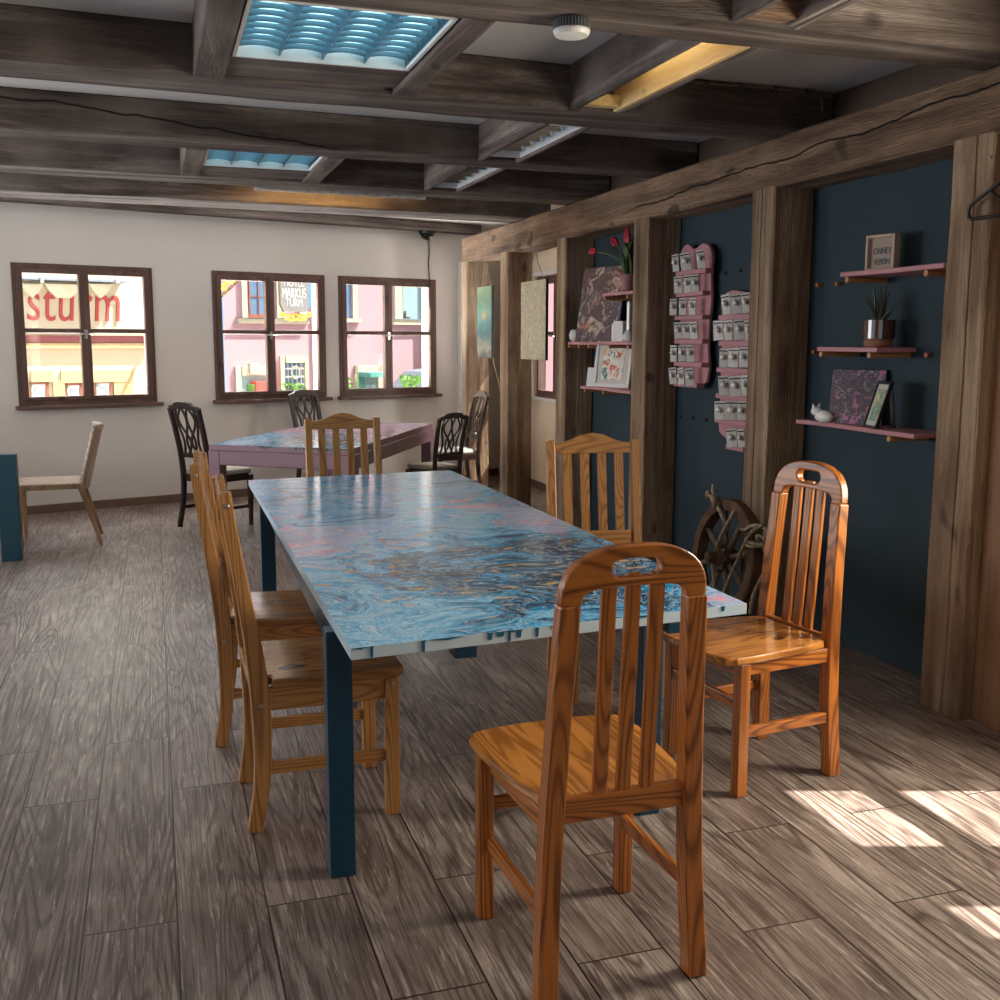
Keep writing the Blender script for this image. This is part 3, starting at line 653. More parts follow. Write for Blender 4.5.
fpart('gutter_bracket', h1, flat('white_bracket', rgb(220, 224, 230), .5), [(35, 276, 38, 284, .3, .37), (72, 276, 75, 284, .3, .37), (109, 276, 113, 284, .3, .37)])
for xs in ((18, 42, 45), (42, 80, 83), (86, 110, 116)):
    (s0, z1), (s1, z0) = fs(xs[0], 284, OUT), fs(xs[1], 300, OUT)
    bm = new(); prism(bm, [(s0, z1), (s1, z1), (s1-.06, z0+.12), (s1-.16, z0+.02), (s0+.16, z0+.02), (s0+.06, z0+.12)], OUT-.16, OUT, 'y'); obj('corbel', bm, flat('shaded_cream_corbel', rgb(222, 212, 184), .9), h1)  # corbel tone is cream with shade put into the colour
fpart('band', h1, maroon, [(-8, 335, 150, 342.5, 0, .12)]); fpart('ledge', h1, stone_d, [(-8, 343, 150, 348, 0, .10)])
fpart('lintel', h1, stone_d, [(30, 371, 53, 381.5, 0, .06), (60, 371, 133, 381.5, 0, .06), (52, 380, 65, 400, 0, .05), (113, 380, 133, 402, 0, .05)])
for q in ((29, 382, 49, 402), (65, 383, 83, 402), (94, 381, 113, 402)):
    f = fpart('window', h1, brownf, [(q[0], q[1], q[0]+2, q[3], 0, .03), (q[2]-4, q[1], q[2], q[3], 0, .03), (q[0], q[1], q[2], q[1]+2, 0, .03)])
    p = fpart('pane', f, pane_out, [(q[0]+5, q[1]+5, q[2]-6, q[3], 0, .015)]); fpart('sash', f, greyf, [(q[0]+2, q[1]+2, q[2]-4, q[1]+5, 0, .028), (q[0]+2, q[1]+2, q[0]+5, q[3], 0, .028), (q[2]-7, q[1]+2, q[2]-4, q[3], 0, .028)])
s0, zb = fs(27.5, 320.5, OUT); s1, _ = fs(120, 320, OUT)
L = words('lettering', 'sturm', 1, redpaint, h1, (0, 0, 0), (R(90), 0, 0), .02, .12, 1.05, offset=-.004)
xs = [v.co.x for v in L.data.vertices]; k = (s1-s0)/(max(xs)-min(xs)); L.scale = (k, .62/.74*1.0, 1); L.location = (s0-min(xs)*k, OUT-.02, zb)
h2 = thing('building', 'pink house with cream window surrounds seen through the middle and right windows', 'building', (0, 0, 0), WA)
bm = new(); box(bm, sB, sB+9.5, OUT, OUT+5, -1, 7); obj('wall', bm, sun_pink, h2)
fpart('downpipe', h2, zinc, [(217, 200, 223, 410, 0, .12)]); fpart('corner_strip', h2, stone, [(310, 200, 320, 410, 0, .06)]); fpart('downpipe', h2, brownf, [(420, 200, 425.5, 420, 0, .12)])
fpart('surround', h2, stone, [(239, 240, 246.5, 320, 0, .06), (274, 240, 281, 320, 0, .06), (236, 318.5, 307, 324, 0, .10), (297, 240, 306, 320, 0, .06)])
fpart('sill', h2, flat('dark_sill', rgb(120, 118, 112), .8), [(235, 317.5, 308, 319, 0, .13)])
f = fpart('window', h2, brownf, [(246.5, 240, 250, 318, 0, .04), (256.5, 240, 258, 318, 0, .04), (262, 240, 274, 318, 0, .03), (246.5, 314, 265, 318, 0, .04), (246.5, 295.5, 262, 297, 0, .035)])
fpart('pane', f, pane_out, [(246.5, 240, 274, 318, 0, .02)])
fpart('surround', h2, stone, [(234.5, 366, 241, 410, 0, .06), (241, 366, 270, 375, 0, .06), (248, 363.5, 257, 374, 0, .10)])
f = fpart('door', h2, shutter, [(241, 375, 270, 410, 0, .01)]); fpart('flower_tub', f, flower, [(249, 381, 268, 395, .05, .30)]); fpart('leaf_tuft', f, leafy, [(246, 384, 250, 395, .05, .25)])
fpart('surround', h2, stone, [(279, 356, 284.5, 410, 0, .06), (303.5, 356, 308, 410, 0, .06), (284.5, 356, 303.5, 362.5, 0, .06)])
f = fpart('window', h2, pane_out, [(284.5, 362.5, 303.5, 410, 0, .01)])
fpart('iron_grille', f, flat('white_iron', rgb(214, 214, 210), .5), [(287, 363, 288, 400, .02, .05), (291, 363, 292, 400, .02, .05), (295.5, 363, 296.5, 400, .02, .05), (300, 363, 301, 400, .02, .05), (285, 368, 303, 369, .02, .05), (285, 376, 303, 377, .02, .05), (285, 384, 303, 385, .02, .05)])
cs, cz = fs(294, 372.5, OUT)
bm = new()
tube(bm, [(cs+.07*cos(a*pi/8), OUT-.06, cz+.10*sin(a*pi/8)) for a in range(17)], .014, 6, False); obj('grille_ring', bm, stone, f)
fpart('surround', h2, stone, [(350.5, 240, 356.5, 319, 0, .06), (340, 318.5, 359, 322.5, 0, .1), (393, 240, 401, 320, 0, .06), (391, 319.5, 422, 325, 0, .1)])
f = fpart('window', h2, pane_out, [(338, 240, 350.5, 318, 0, .02)]); f = fpart('shutter', h2, shutter, [(401, 240, 419.5, 319, 0, .05)]); fpart('latch', f, M['iron'], [(403, 311, 404, 318, .05, .08), (403, 317, 408, 318.2, .05, .08)])
fpart('sill', h2, gutter, [(390, 318.5, 422, 320, 0, .12)])
fpart('surround', h2, stone, [(354, 366, 381, 374, 0, .05), (354, 366, 358, 410, 0, .05), (377, 366, 381, 410, 0, .05)])
fpart('awning', h2, flat('teal_awning', rgb(76, 142, 132), .7), [(357, 372, 378, 376, .0, .5), (357, 376, 364, 400, .02, .04)])
fpart('doorway', h2, shutter, [(358, 374, 377, 410, 0, .01)])
# hanging inn sign on a gilded bracket
SGC = 13.4
sg = thing('hanging_sign', 'grey hanging inn sign with white letters seen through the middle window', 'sign', (0, 0, 0), WA)
(s0, z1), (s1, z0) = fs(279, 268, SGC), fs(308, 312, SGC); hz = z1-z0; w = s1-s0
bm = new(); prism(bm, [(s0, z1), (s1, z1), (s1, z0+.17*hz), (s1-.12*w, z0), (s0+.12*w, z0), (s0, z0+.17*hz)], SGC-.03, SGC+.05, 'y'); obj('sign_board', bm, [signgrey], sg)
bm = new(); prism(bm, [(s1, z1), (s1+.05, z1), (s1+.05, z0+.2*hz), (s1-.09*w, z0), (s1-.12*w, z0), (s1, z0+.17*hz)], SGC-.02, SGC+.07, 'y'); obj('sign_edge', bm, flat('blue_sign_edge', rgb(70, 110, 160), .5), sg)
cx_ = (s0+s1)/2
for txt, py in (('HOTEL', 286.5), ('MARKUS', 298), ('TURM', 306.5)):
    words('lettering', txt, .155 if txt != 'MARKUS' else .185, white, sg, (cx_-.01, SGC-.034, fs(294, py, SGC)[1]), (R(90), 0, 0), .004, 0, .95, 'CENTER', -.004).scale = (.50 if txt == 'MARKUS' else .62, 1.0, 1)
bm = new(); cz = fs(294, 315.5, SGC)[1]
for k in range(7):
    x = s0+.03+(w-.02)*k/6; rr = .026+.016*sin(pi*k/6); tube(bm, [(x+rr*cos(a), SGC, cz+.012*cos(k*2)-.03*sin(pi*k/6)+rr*sin(a)) for a in [q*pi/5 for q in range(11)]], .013, 6, False)
obj('gilded_scroll', bm, gold, sg)
bm = new(); sa, za = fs(219, 298, SGC); sb, zb2 = fs(262, 258, SGC)
tube(bm, [(sa, SGC, za), (sb, SGC, zb2), (cx_, SGC, zb2+.1)], .022); tube(bm, [(cx_, SGC, zb2+.1), (cx_, SGC, z1)], .015); tube(bm, [(sb, SGC, zb2), (sb, OUT, zb2)], .03)
obj('bracket', bm, M['iron'], sg)
bm = new()
for (px, py, r0) in ((223, 293, .06), (228, 287, .06), (234, 280, .05), (221, 284, .07)):
    s_, z_ = fs(px, py, SGC); tube(bm, [(s_+r0*(1-q/16)*cos(q*.6), SGC, z_+r0*(1-q/16)*sin(q*.6)) for q in range(12)], .016, 6)
obj('bracket_scroll', bm, gold, sg)
# parked car and plants below the right window
CC = 13.6
car = thing('car', 'grey car roof seen at the bottom of the right window', 'car', (0, 0, 0), WA)
s0 = fs(391, 370, CC+1.5)[0]; zr = fs(405, 368, CC+1)[1]
bm = new(); prism(bm, [(s0-.02, zr-.95), (s0-.06, zr-.55), (s0-.02, zr-.30), (s0+.22, zr-.06), (s0+.75, zr), (s0+1.5, zr-.02), (s0+2.1, zr-.40), (s0+2.5, zr-.5), (s0+2.5, zr-.95)], CC, CC+1.5, 'y'); obj('body', bm, flat('grey_car_paint', rgb(104, 116, 130), .5, 0), car, .04)
bm = new(); prism(bm, [(s0+.08, zr-.40), (s0+.30, zr-.11), (s0+.75, zr-.07), (s0+1.4, zr-.08), (s0+1.85, zr-.40)], CC-.008, CC+.02, 'y'); obj('side_window', bm, flat('dark_car_glass', rgb(50, 58, 66), .1), car)
bm = new(); box(bm, s0+.055, s0+.09, CC+.15, CC+1.35, zr-.27, zr-.10); obj('rear_window', bm, flat('dark_rear_glass', rgb(70, 84, 96), .1), car, warp=lambda c: (c.x+(c.z-zr+.27)*.9, c.y, c.z))
for dx in (.45, 1.9):
    bm = new(); lathe(bm, [(0, 0), (.3, 0), (.3, .2), (0, .2)], 20, (s0+dx, CC-.02, zr-1.1), 'y'); obj('wheel', bm, M['black'], car)
def bush(pxs, py0, py1, c, label, mat, n=70, seed=1):
    rnd = random.Random(seed); (s0, z1), (s1, z0) = fs(pxs[0], py0, c), fs(pxs[1], py1, c)
    r = thing('street_plant', label, 'plant', (0, 0, 0), WA); bm = new()
    for k in range(n):
        p = Vector((rnd.uniform(s0, s1), c+rnd.uniform(-.15, .15), z0+(z1-z0)*rnd.random()**.8)); a = rnd.uniform(0, 6.3); t = Vector((cos(a), sin(a)*.5, rnd.uniform(-.2, .9))).normalized()*rnd.uniform(.05, .10); q = t.cross(Vector((rnd.random(), 1, rnd.random()))).normalized()*.022
        v = [bm.verts.new(x) for x in (p, p+t*.5+q, p+t, p+t*.5-q)]; bm.faces.new(v)
    obj('foliage', bm, mat, r)
    bm = new(); tube(bm, [((s0+s1)/2, c, -1), ((s0+s1)/2, c, z1-.05)], .02, 6); obj('stem', bm, M['iron'], r)
bush((402, 419), 377, 392, 12.9, 'green leafy plant in front of the grey car outside', leafy, 80, 2)
bush((284, 303), 384, 396, 16.1, 'green plant under the barred street window', leafy, 60, 3)
bush((344, 352), 380, 394, 15.6, 'green plant at the lower left corner of the right window', leafy, 50, 4)
h3 = thing('building', 'pink house with white strips seen through the narrow side window behind the posts', 'building', (12.5, 6, -1))
bx('wall', 0, 4, 0, 24, 0, 6.5, sun_pink, h3); bx('corner_strip', -.06, 0, 22, 22.9, 0, 6.5, stone, h3); bx('corner_strip', -.06, 0, 24.6, 25, 0, 6.5, stone, h3); bx('window', -.03, 0, 9, 10.2, 3, 4.6, pane_out, h3)

pts = [at(px, py, Vector((0, 1, 0)), 4.745) for px, py in ((690, 82), (725, 84.5), (760, 87), (795, 90), (814, 92), (820, 95), (822, 102), (822.5, 111))]
r = thing('cable_conduit', 'thin bent conduit clipped along the ceiling joist above the main beam', 'conduit')
bm = new(); tube(bm, pts, .008, 8); obj('pipe', bm, M['brown_trim'], r, smooth=True)
for px, py in ((705, 83), (740, 85.5), (775, 88.5), (806, 91.3)):
    p = at(px, py, Vector((0, 1, 0)), 4.745); bx('clip', p.x-.008, p.x+.008, p.y-.010, p.y+.02, p.z-.014, p.z+.010, M['grey_plastic'], r)
# ================================================================== CHAIRS
def lerp_path(path, z):
    for (y0, z0), (y1, z1) in zip(path, path[1:]):
        if z <= z1: return y0 + (y1-y0)*(z-z0)/(z1-z0)
    (y0, z0), (y1, z1) = path[-2:]; return y1 + (y1-y0)*(z-z1)/(z1-z0)
def smooth_path(path, n=18):
    z0, z1 = path[0][1], path[-1][1]; out = []
    for i in range(n+1):
        z = z0+(z1-z0)*i/n; e = .06
        out.append(((lerp_path(path, max(z0, z-e))+2*lerp_path(path, z)+lerp_path(path, min(z1, z+e)))/4, z))
    return out
def screw(parent, x, y, z):
    bm = new(); lathe(bm, [(.0075, -.001), (.0075, .003), (.005, .0045), (0, .0045)], 12, (0, 0, 0), 'x')
    o = obj('screw', bm, M['screw'], parent); o.location = (x, y, z)
    if x < 0: o.rotation_euler = (0, 0, pi)
SP = [(-.235, 0), (-.208, .12), (-.20, .25), (-.202, .44), (-.222, .62), (-.268, .92), (-.292, 1.092)]
def slat_chair(label):
    r = thing('slat_chair', label, 'chair', group=None); W = .2225
    sp = smooth_path(SP); yb = lambda z: lerp_path(sp, z)
    wid = [.046 + .014*math.exp(-((z-.42)/.22)**2) - (.010*max(0, z-.6)/.5) for _, z in sp]
    for s in (-1, 1):
        bm = new(); a, b = s*W, s*(W-.042); prism(bm, ribbon(sp, wid), min(a, b), max(a, b), 'x'); obj('rear_post', bm, M['slat_z'], r, .006, segs=3)
        bm = new(); box(bm, s*W-(.042 if s > 0 else 0), s*W+(0 if s > 0 else .042), .190, .236, 0, .467); obj('front_leg', bm, M['slat_z'], r, .004)
        bm = new(); box(bm, s*.2-.011, s*.2+.011, -.18, .19, .394, .467); obj('side_rail', bm, M['slat_y'], r, .003)
        bm = new(); box(bm, s*.2-.012, s*.2+.012, -.185, .19, .185, .222); obj('stretcher', bm, M['slat_y'], r, .003)
        for (y, z) in ((yb(1.052), 1.052), (yb(.415), .415), (.213, .448)): screw(r, s*(W+.0002), y, z)
    bm = new(); box(bm, -.18, .18, .200, .222, .394, .467); obj('front_rail', bm, M['slat_x'], r, .003)
    bm = new(); box(bm, -.18, .18, -.212, -.19, .394, .467); obj('rear_rail', bm, M['slat_x'], r, .003)
    bm = new(); out = [(-.178, -.238), (.178, -.238), (.178, -.168), (.226, -.168), (.228, .20), (.222, .235), (.20, .256), (-.20, .256), (-.222, .235), (-.228, .20), (-.226, -.168), (-.178, -.168)]
    prism(bm, out, .468, .500, 'z'); obj('seat', bm, M['slat_seat'], r, .008, segs=3)
    top = [(-.181, 1.078), (-.14, 1.082), (-.10, 1.094), (-.05, 1.116), (0, 1.124), (.05, 1.116), (.10, 1.094), (.14, 1.082), (.181, 1.078)]
    bm = new(); prism(bm, [(-.181, 1.030)] + top + [(.181, 1.030)], -.012, .012, 'y'); obj('crest_rail', bm, M['slat_x'], r, .005, warp=lambda c: (c.x, c.y+yb(c.z), c.z))
    for x in (-.1235, -.0412, .0412, .1235):
        bm = new(); n = 10; pth = [(yb(.66+.38*i/n), .66+.38*i/n) for i in range(n+1)]; prism(bm, ribbon(pth, .014), x-.021, x+.021, 'x'); obj('slat', bm, M['slat_z'], r, .003)
    bm = new(); n = 4; pth = [(yb(.608+.064*i/n), .608+.064*i/n) for i in range(n+1)]; prism(bm, ribbon(pth, .022), -.181, .181, 'x'); obj('lower_back_rail', bm, M['slat_x'], r, .003)
    return r
G = 'honey pine slat-back chairs'
s1 = slat_chair('honey pine slat chair on the left of the painted table, nearest the camera'); s1['group'] = G
s1.location = (.478, 3.478, 0); s1.rotation_euler = (0, 0, R(-90))
dup(s1, (.438, 4.225, 0), R(-96), 'honey pine slat chair on the left of the painted table, the farther one', G)
dup(s1, (1.04, 5.925, 0), R(180), 'honey pine slat chair at the far end of the painted table', G)
dup(s1, (1.885, 4.26, 0), R(171.5), 'honey pine slat chair at the right of the painted table, before the tulip niche', G)

AP = [(-.208, 0), (-.192, .25), (-.192, .45), (-.205, .70), (-.226, .98), (-.238, 1.12)]
def arch_chair(label):
    r = thing('arch_chair', label, 'chair'); sp = smooth_path(AP); yb = lambda z: lerp_path(sp, z)
    zj = .970; pz = [p for p in sp if p[1] < zj-.01] + [(yb(zj), zj)]
    spl = lambda x, z: x - math.copysign(.041*min(z, 1)/1.0, x)
    for s in (-1, 1):
        bm = new(); a, b = s*.224, s*.174; prism(bm, ribbon(pz, [.052-.008*p[1] for p in pz]), min(a, b), max(a, b), 'x')
        obj('rear_post', bm, M['arch_z'], r, .006, segs=3, warp=lambda c: (spl(c.x, c.z), c.y, c.z))
        bm = new(); box(bm, s*.207-.021, s*.207+.021, .190, .234, 0, .466); obj('front_leg', bm, M['arch_z'], r, .005)
        bm = new(); box(bm, s*.19-.010, s*.19+.010, -.18, .20, .416, .466); obj('side_rail', bm, M['arch_y'], r, .003, warp=lambda c: (c.x*(1+.05*c.y), c.y, c.z))
        bm = new(); box(bm, s*.198-.010, s*.198+.010, -.18, .20, .198, .236); obj('stretcher', bm, M['arch_y'], r, .004)
    bm = new(); box(bm, -.186, .186, .203, .223, .416, .466); obj('front_rail', bm, M['arch_x'], r, .003)
    bm = new(); box(bm, -.186, .186, .206, .226, .300, .336); obj('front_stretcher', bm, M['arch_x'], r, .004)
    n = 6; pth = [(yb(.440+.062*i/n), .440+.062*i/n) for i in range(n+1)]
    bm = new(); prism(bm, ribbon(pth, .024), -.160, .160, 'x'); obj('rear_rail', bm, M['arch_x'], r, .004)
    half = [(.160, -.180), (.196, -.15), (.216, -.05), (.230, .08), (.238, .18), (.236, .255), (.216, .294), (.15, .312), (.07, .318)]
    bm = new(); prism(bm, half + [(-x, y) for x, y in half[::-1]], .466, .494, 'z'); obj('seat', bm, M['arch_seat'], r, .009, segs=3)
    ho, hi = .183, .131
    out = [(ho*math.copysign(abs(cos(a))**.80, cos(a)), zj + .130*abs(sin(a))**.80) for a in [pi*i/28 for i in range(29)]]
    inn = [(hi*math.copysign(abs(cos(a))**.55, cos(a)), zj-.004 + .038*abs(sin(a))**.55) for a in [pi*(1-i/20) for i in range(21)]]
    hole = [(.040*(1 if cos(a) > 0 else -1)*(abs(cos(a)) > .01) + .022*cos(a), 1.046 + .022*sin(a)) for a in [2*pi*i/24 for i in range(24)]]
    bm = new(); plate(bm, out + inn, [hole], -.017, .017, 'y')
    obj('crest', bm, M['arch_x'], r, .006, segs=3, warp=lambda c: (c.x, c.y+yb(c.z)-.12*(.036-c.x*c.x)*.6, c.z))
    for x in (-.061, -.001, .060):
        n = 12; pth = [(yb(.49+.54*i/n)-.004*sin(pi*i/n), .49+.54*i/n) for i in range(n+1)]
        bm = new(); prism(bm, ribbon(pth, .016), x-.0185, x+.0185, 'x'); obj('slat', bm, M['arch_z'], r, .004)
    return r
a1 = arch_chair('amber pine arched-back chair in the foreground, its back to the camera'); a1['group'] = 'amber pine arched-back chairs'
a1.location = (1.005, 2.365, 0); a1.rotation_euler = (0, 0, R(1.5))
aR = dup(a1, (2.035, 3.27, 0), R(97), 'amber pine arched-back chair standing at the right of the painted table, sunlit from the right', 'amber pine arched-back chairs')

DP = [(-.255, 0), (-.215, .16), (-.195, .32), (-.195, .46), (-.212, .64), (-.262, .88), (-.296, 1.0)]
def dark_chair(label):
    r = thing('dark_chair', label, 'chair'); sp = smooth_path(DP); yb = lambda z: lerp_path(sp, z); back = lambda c: (c.x, c.y+yb(c.z), c.z)
    for s in (-1, 1):
        bm = new(); a, b = s*.192, s*.158; prism(bm, ribbon(sp, [.040-.010*abs(p[1]-.45) for p in sp]), min(a, b), max(a, b), 'x')
        obj('rear_post', bm, M['dark_wood'], r, .005, warp=lambda c: (c.x*(1+.16*max(0, c.z-.45)), c.y, c.z))
        bm = new(); v = box(bm, s*.19-.021, s*.19+.021, .178, .220, 0, .43)
        for q in v:
            if q.co.z < .1: q.co.x += -s*.004 + (s*.19-q.co.x)*.35; q.co.y += (.199-q.co.y)*.35
        obj('front_leg', bm, M['dark_wood'], r, .004)
        bm = new(); box(bm, s*.182-.010, s*.182+.010, -.18, .18, .385, .445); obj('side_rail', bm, M['dark_wood_x'], r, .003)
        bm = new(); box(bm, s*.182-.009, s*.182+.009, -.19, .18, .150, .180); obj('stretcher', bm, M['dark_wood_x'], r, .003)
    for y in (-.19, .19):
        bm = new(); box(bm, -.172, .172, y-.010, y+.010, .385, .445); obj('seat_rail', bm, M['dark_wood_x'], r, .003)
    bm = new(); box(bm, -.175, .175, -.01, .01, .152, .178); obj('cross_stretcher', bm, M['dark_wood_x'], r, .003)
    bm = new(); prism(bm, [(-.178, -.17), (.178, -.17), (.198, .20), (.185, .222), (-.185, .222), (-.198, .20)], .440, .482, 'z'); obj('seat_cushion', bm, M['cushion'], r, .016, segs=3)
    top = [(-.208, .985), (-.19, 1.012), (-.13, 1.022), (-.105, 1.042), (-.04, 1.050), (.04, 1.050), (.105, 1.042), (.13, 1.022), (.19, 1.012), (.208, .985)]
    bm = new(); prism(bm, top + [(.172, .962), (.10, .985), (0, .990), (-.10, .985), (-.172, .962)], -.014, .014, 'y'); obj('crest_rail', bm, M['dark_wood_x'], r, .006, warp=back)
    bm = new(); box(bm, -.172, .172, -.012, .012, .585, .622); obj('lower_back_rail', bm, M['dark_wood_x'], r, .004, warp=back)
    for k, x0 in enumerate((-.115, -.058, .058, .115, -.03, .03)):
        amp = (.020, .052, -.052, -.020, -.03, .03)[k]
        pth = [(x0 + amp*sin(pi*2*(i/16))*(1 if k not in (4, 5) else .9), .62+.37*i/16) for i in range(17)]
        bm = new(); prism(bm, ribbon(pth, .017), -.007, .007, 'y'); obj('splat', bm, M['dark_wood'], r, .002, warp=back)
    return r
aR.scale = (1, 1, 1.014)
GD = 'dark chairs around the mauve table'
d1 = dark_chair('dark lattice-back chair at the left of the mauve table, pale cushion showing'); d1['group'] = GD
d1.location = (.46, 9.09, 0); d1.rotation_euler = (0, 0, R(-56.5))
dup(d1, (1.60, 10.57, 0), R(-140), 'dark lattice-back chair behind the mauve table, below the middle window', GD)
dC = dup(d1, (2.42, 9.42, 0), R(28), 'low dark lattice-back chair right of the mauve table, its back to the camera', GD); dC.scale = (.88, .88, .86)
dup(d1, (2.79, 10.10, 0), R(92), 'dark chair seen almost edge-on beside the hanging teal canvas', GD)

r = thing('woven_chair', 'pale wooden chair with woven seat and curved woven back by the left wall', 'chair', (-.705, 8.705, 0), R(92))
def leg(p0, p1, w0, w1):
    bm = new(); v = box(bm, -1, 1, -1, 1, 0, 1)
    for q in v:
        t = q.co.z; w = w0+(w1-w0)*t; q.co = Vector(p0).lerp(Vector(p1), t) + Vector((q.co.x*w/2, q.co.y*w/2, 0))
    obj('leg', bm, M['woven_leg'], r, .006)
for s in (-1, 1):
    leg((s*.235, .285, 0), (s*.228, .285, .47), .026, .040); leg((s*.245, -.268, 0), (s*.228, -.135, .47), .026, .042)
    bm = new(); box(bm, s*.228-.017, s*.228+.017, -.15, .30, .435, .475); obj('side_rail', bm, M['woven_leg'], r, .006)
bm = new(); box(bm, -.21, .21, .27, .30, .435, .475); obj('front_rail', bm, M['woven_leg'], r, .006)
bm = new(); N = 14
V = [[bm.verts.new((-.235+.47*i/N, -.15+.455*j/N, .478-.014*sin(pi*i/N)*sin(pi*j/N))) for j in range(N+1)] for i in range(N+1)]
for i in range(N):
    for j in range(N): bm.faces.new((V[i][j], V[i+1][j], V[i+1][j+1], V[i][j+1]))
o = obj('woven_seat', bm, M['woven'], r, smooth=True); m = o.modifiers.new('t', 'SOLIDIFY'); m.thickness = .022
bm = new(); N = 16; V = []
for i in range(N+1):
    u = -1+2*i/N; row = []
    for j in range(N+1):
        t = j/N; z = .425+.465*t; y = -.135 - .115*t - .055*(1-u*u) - (.012 if j == N else 0)
        row.append(bm.verts.new((u*(.236+.006*t), y, z)))
    V.append(row)
for i in range(N):
    for j in range(N): bm.faces.new((V[i][j], V[i+1][j], V[i+1][j+1], V[i][j+1]))
o = obj('woven_back', bm, M['woven'], r, smooth=True); m = o.modifiers.new('t', 'SOLIDIFY'); m.thickness = .026; m.offset = 0
bm = new(); tube(bm, [(-1*(.242)+.484*i/16, -.250-.055*(1-(-1+i/8)**2), .893) for i in range(17)], .016, 8); obj('top_roll', bm, M['woven'], r, smooth=True)

# ================================================================== TABLES
T = [(.448, 2.610), (1.660, 2.715), (1.677, 6.140), (.477, 6.022)]
r = thing('dining_table', 'long dining table with a poured blue painted top and petrol legs', 'table', (T[0][0], T[0][1], 0))
lt = [(x-T[0][0], y-T[0][1]) for x, y in T]
bm = new(); prism(bm, lt, .738, .7705, 'z'); M_top = [M['edge_white'], M['paint_top']]
o = obj('tabletop', bm, M_top, r, .0015)
for p in o.data.polygons:
    if p.normal.z > .9: p.material_index = 1
rnd = random.Random(4)
ex = Vector((lt[1][0], lt[1][1], 0)); en = Vector((ex.y, -ex.x, 0)).normalized(); u = ex.normalized()
def drip(name, q0, pts, z0, u, en, parent, mat):
    bm = new(); n = len(pts); A = [bm.verts.new(q0+u*a+Vector((0, 0, z0+b))+en*.0025) for a, b in pts]; B = [bm.verts.new(q0+u*a+Vector((0, 0, z0+b))) for a, b in pts]
    bm.faces.new(A); bm.faces.new(B[::-1])
    for k in range(n): bm.faces.new((A[k], B[k], B[(k+1) % n], A[(k+1) % n]))
    obj(name, bm, mat, parent)
for q, w, d in ((.045, .0035, .030), (.16, .004, .032), (.315, .006, .020), (.34, .010, .014), (.362, .004, .030), (.385, .007, .022), (.43, .004, .026), (.475, .009, .010), (.62, .004, .018), (.93, .004, .014)):
    drip('paint_drip', ex*q, [(-w*1.7, 0), (-w*1.05, -.004), (-w*.9, -d*.85), (-w*.45, -d), (w*.45, -d), (w*.9, -d*.85), (w*1.05, -.004), (w*1.7, 0)], .7697, u, en, r, M['drip'])
for a, b in ((.0, .05), (.21, .10), (.42, .06), (.56, .09), (.80, .12), (1.02, .05)):
    drip('paint_run', u*a, [(0, 0), (b, 0), (b-.02, -.003), (.5*b, -.006), (.02, -.003)], .7697, u, en, r, M['drip'])
bm = new(); box(bm, -.0015, -.0008, 0, 3.36, .739, .742)
bm.free()
for (x, y) in ((.427, 2.896), (1.455, 2.995), (1.53, 5.70), (.500, 5.62)):
    bm = new(); box(bm, x-T[0][0], x-T[0][0]+.074, y-T[0][1], y-T[0][1]+.062, 0, .738); obj('leg', bm, M['table_paint'], r, .003)
P1, P2, P3, P4 = [Vector((x-T[0][0]+.037, y-T[0][1]+.03, 0)) for x, y in ((.427, 2.896), (1.455, 2.995), (1.53, 5.70), (.500, 5.62))]
for a, b in ((P1, P2), (P2, P3), (P3, P4), (P4, P1)):
    d = (b-a).normalized(); nn = Vector((-d.y, d.x, 0))*.013; bm = new()
    A = a+d*.03; B = b-d*.03; prism(bm, [(A+nn)[:2], (B+nn)[:2], (B-nn)[:2], (A-nn)[:2]], .652, .738, 'z'); obj('apron', bm, M['table_paint'], r, .003)
bm = new(); box(bm, .285, .345, .03, .10, .706, .7375); obj('extension_latch', bm, M['table_paint'], r, .002)
bm = new(); box(bm, .94, 1.0, .08, .15, .706, .7375); obj('extension_latch', bm, M['table_paint'], r, .002)

T = [(.372, 8.290), (1.331, 7.618), (2.500, 9.80), (1.55, 10.25)]
r = thing('mauve_table', 'mauve framed table with a painted top in the far corner, between the dark chairs', 'table', (T[0][0], T[0][1], 0), R(-35))
def loc2(p): v = Matrix.Rotation(R(35), 2) @ Vector((p[0]-T[0][0], p[1]-T[0][1])); return (v.x, v.y)
lt = [loc2(p) for p in T]
bm = new(); prism(bm, lt, .715, .762, 'z'); o = obj('tabletop', bm, [M['mauve'], M['paint_top_mauve']], r, .004)
for p in o.data.polygons:
    if p.normal.z > .9: p.material_index = 1
c_ = Vector((sum(p[0] for p in lt)/4, sum(p[1] for p in lt)/4))
ins = [(Vector(p)+(c_-Vector(p)).normalized()*.075) for p in lt]
for i in range(4):
    p = ins[i]; bm = new(); box(bm, p.x-.050, p.x+.050, p.y-.050, p.y+.050, 0, .715); obj('leg', bm, M['mauve'], r, .012, segs=3)
    a, b = ins[i], ins[(i+1) % 4]; d = (b-a).normalized(); nn = Vector((-d.y, d.x))*.045
    bm = new(); prism(bm, [tuple(a+nn), tuple(b+nn), tuple(b-nn), tuple(a-nn)], .600, .716, 'z'); obj('apron', bm, M['mauve'], r, .012, segs=3)
e0, e1 = Vector((*lt[0], 0)), Vector((*lt[1], 0)); u = (e1-e0).normalized(); nn = Vector((u.y, -u.x, 0)); rnd = random.Random(9); DT = flat('dark_teal_drip', rgb(22, 74, 78), .3)
for k in range(16):
    q = (.50 + .5*k/16 if k > 3 else .38+.02*k)*(e1-e0).length; w = rnd.uniform(.006, .018); d = rnd.uniform(.008, .035)
    drip('paint_drip', e0+u*q, [(-w*1.5, 0), (-w, -.008), (0, -d), (w, -.008), (w*1.5, 0)], .7615, u, nn, r, DT)

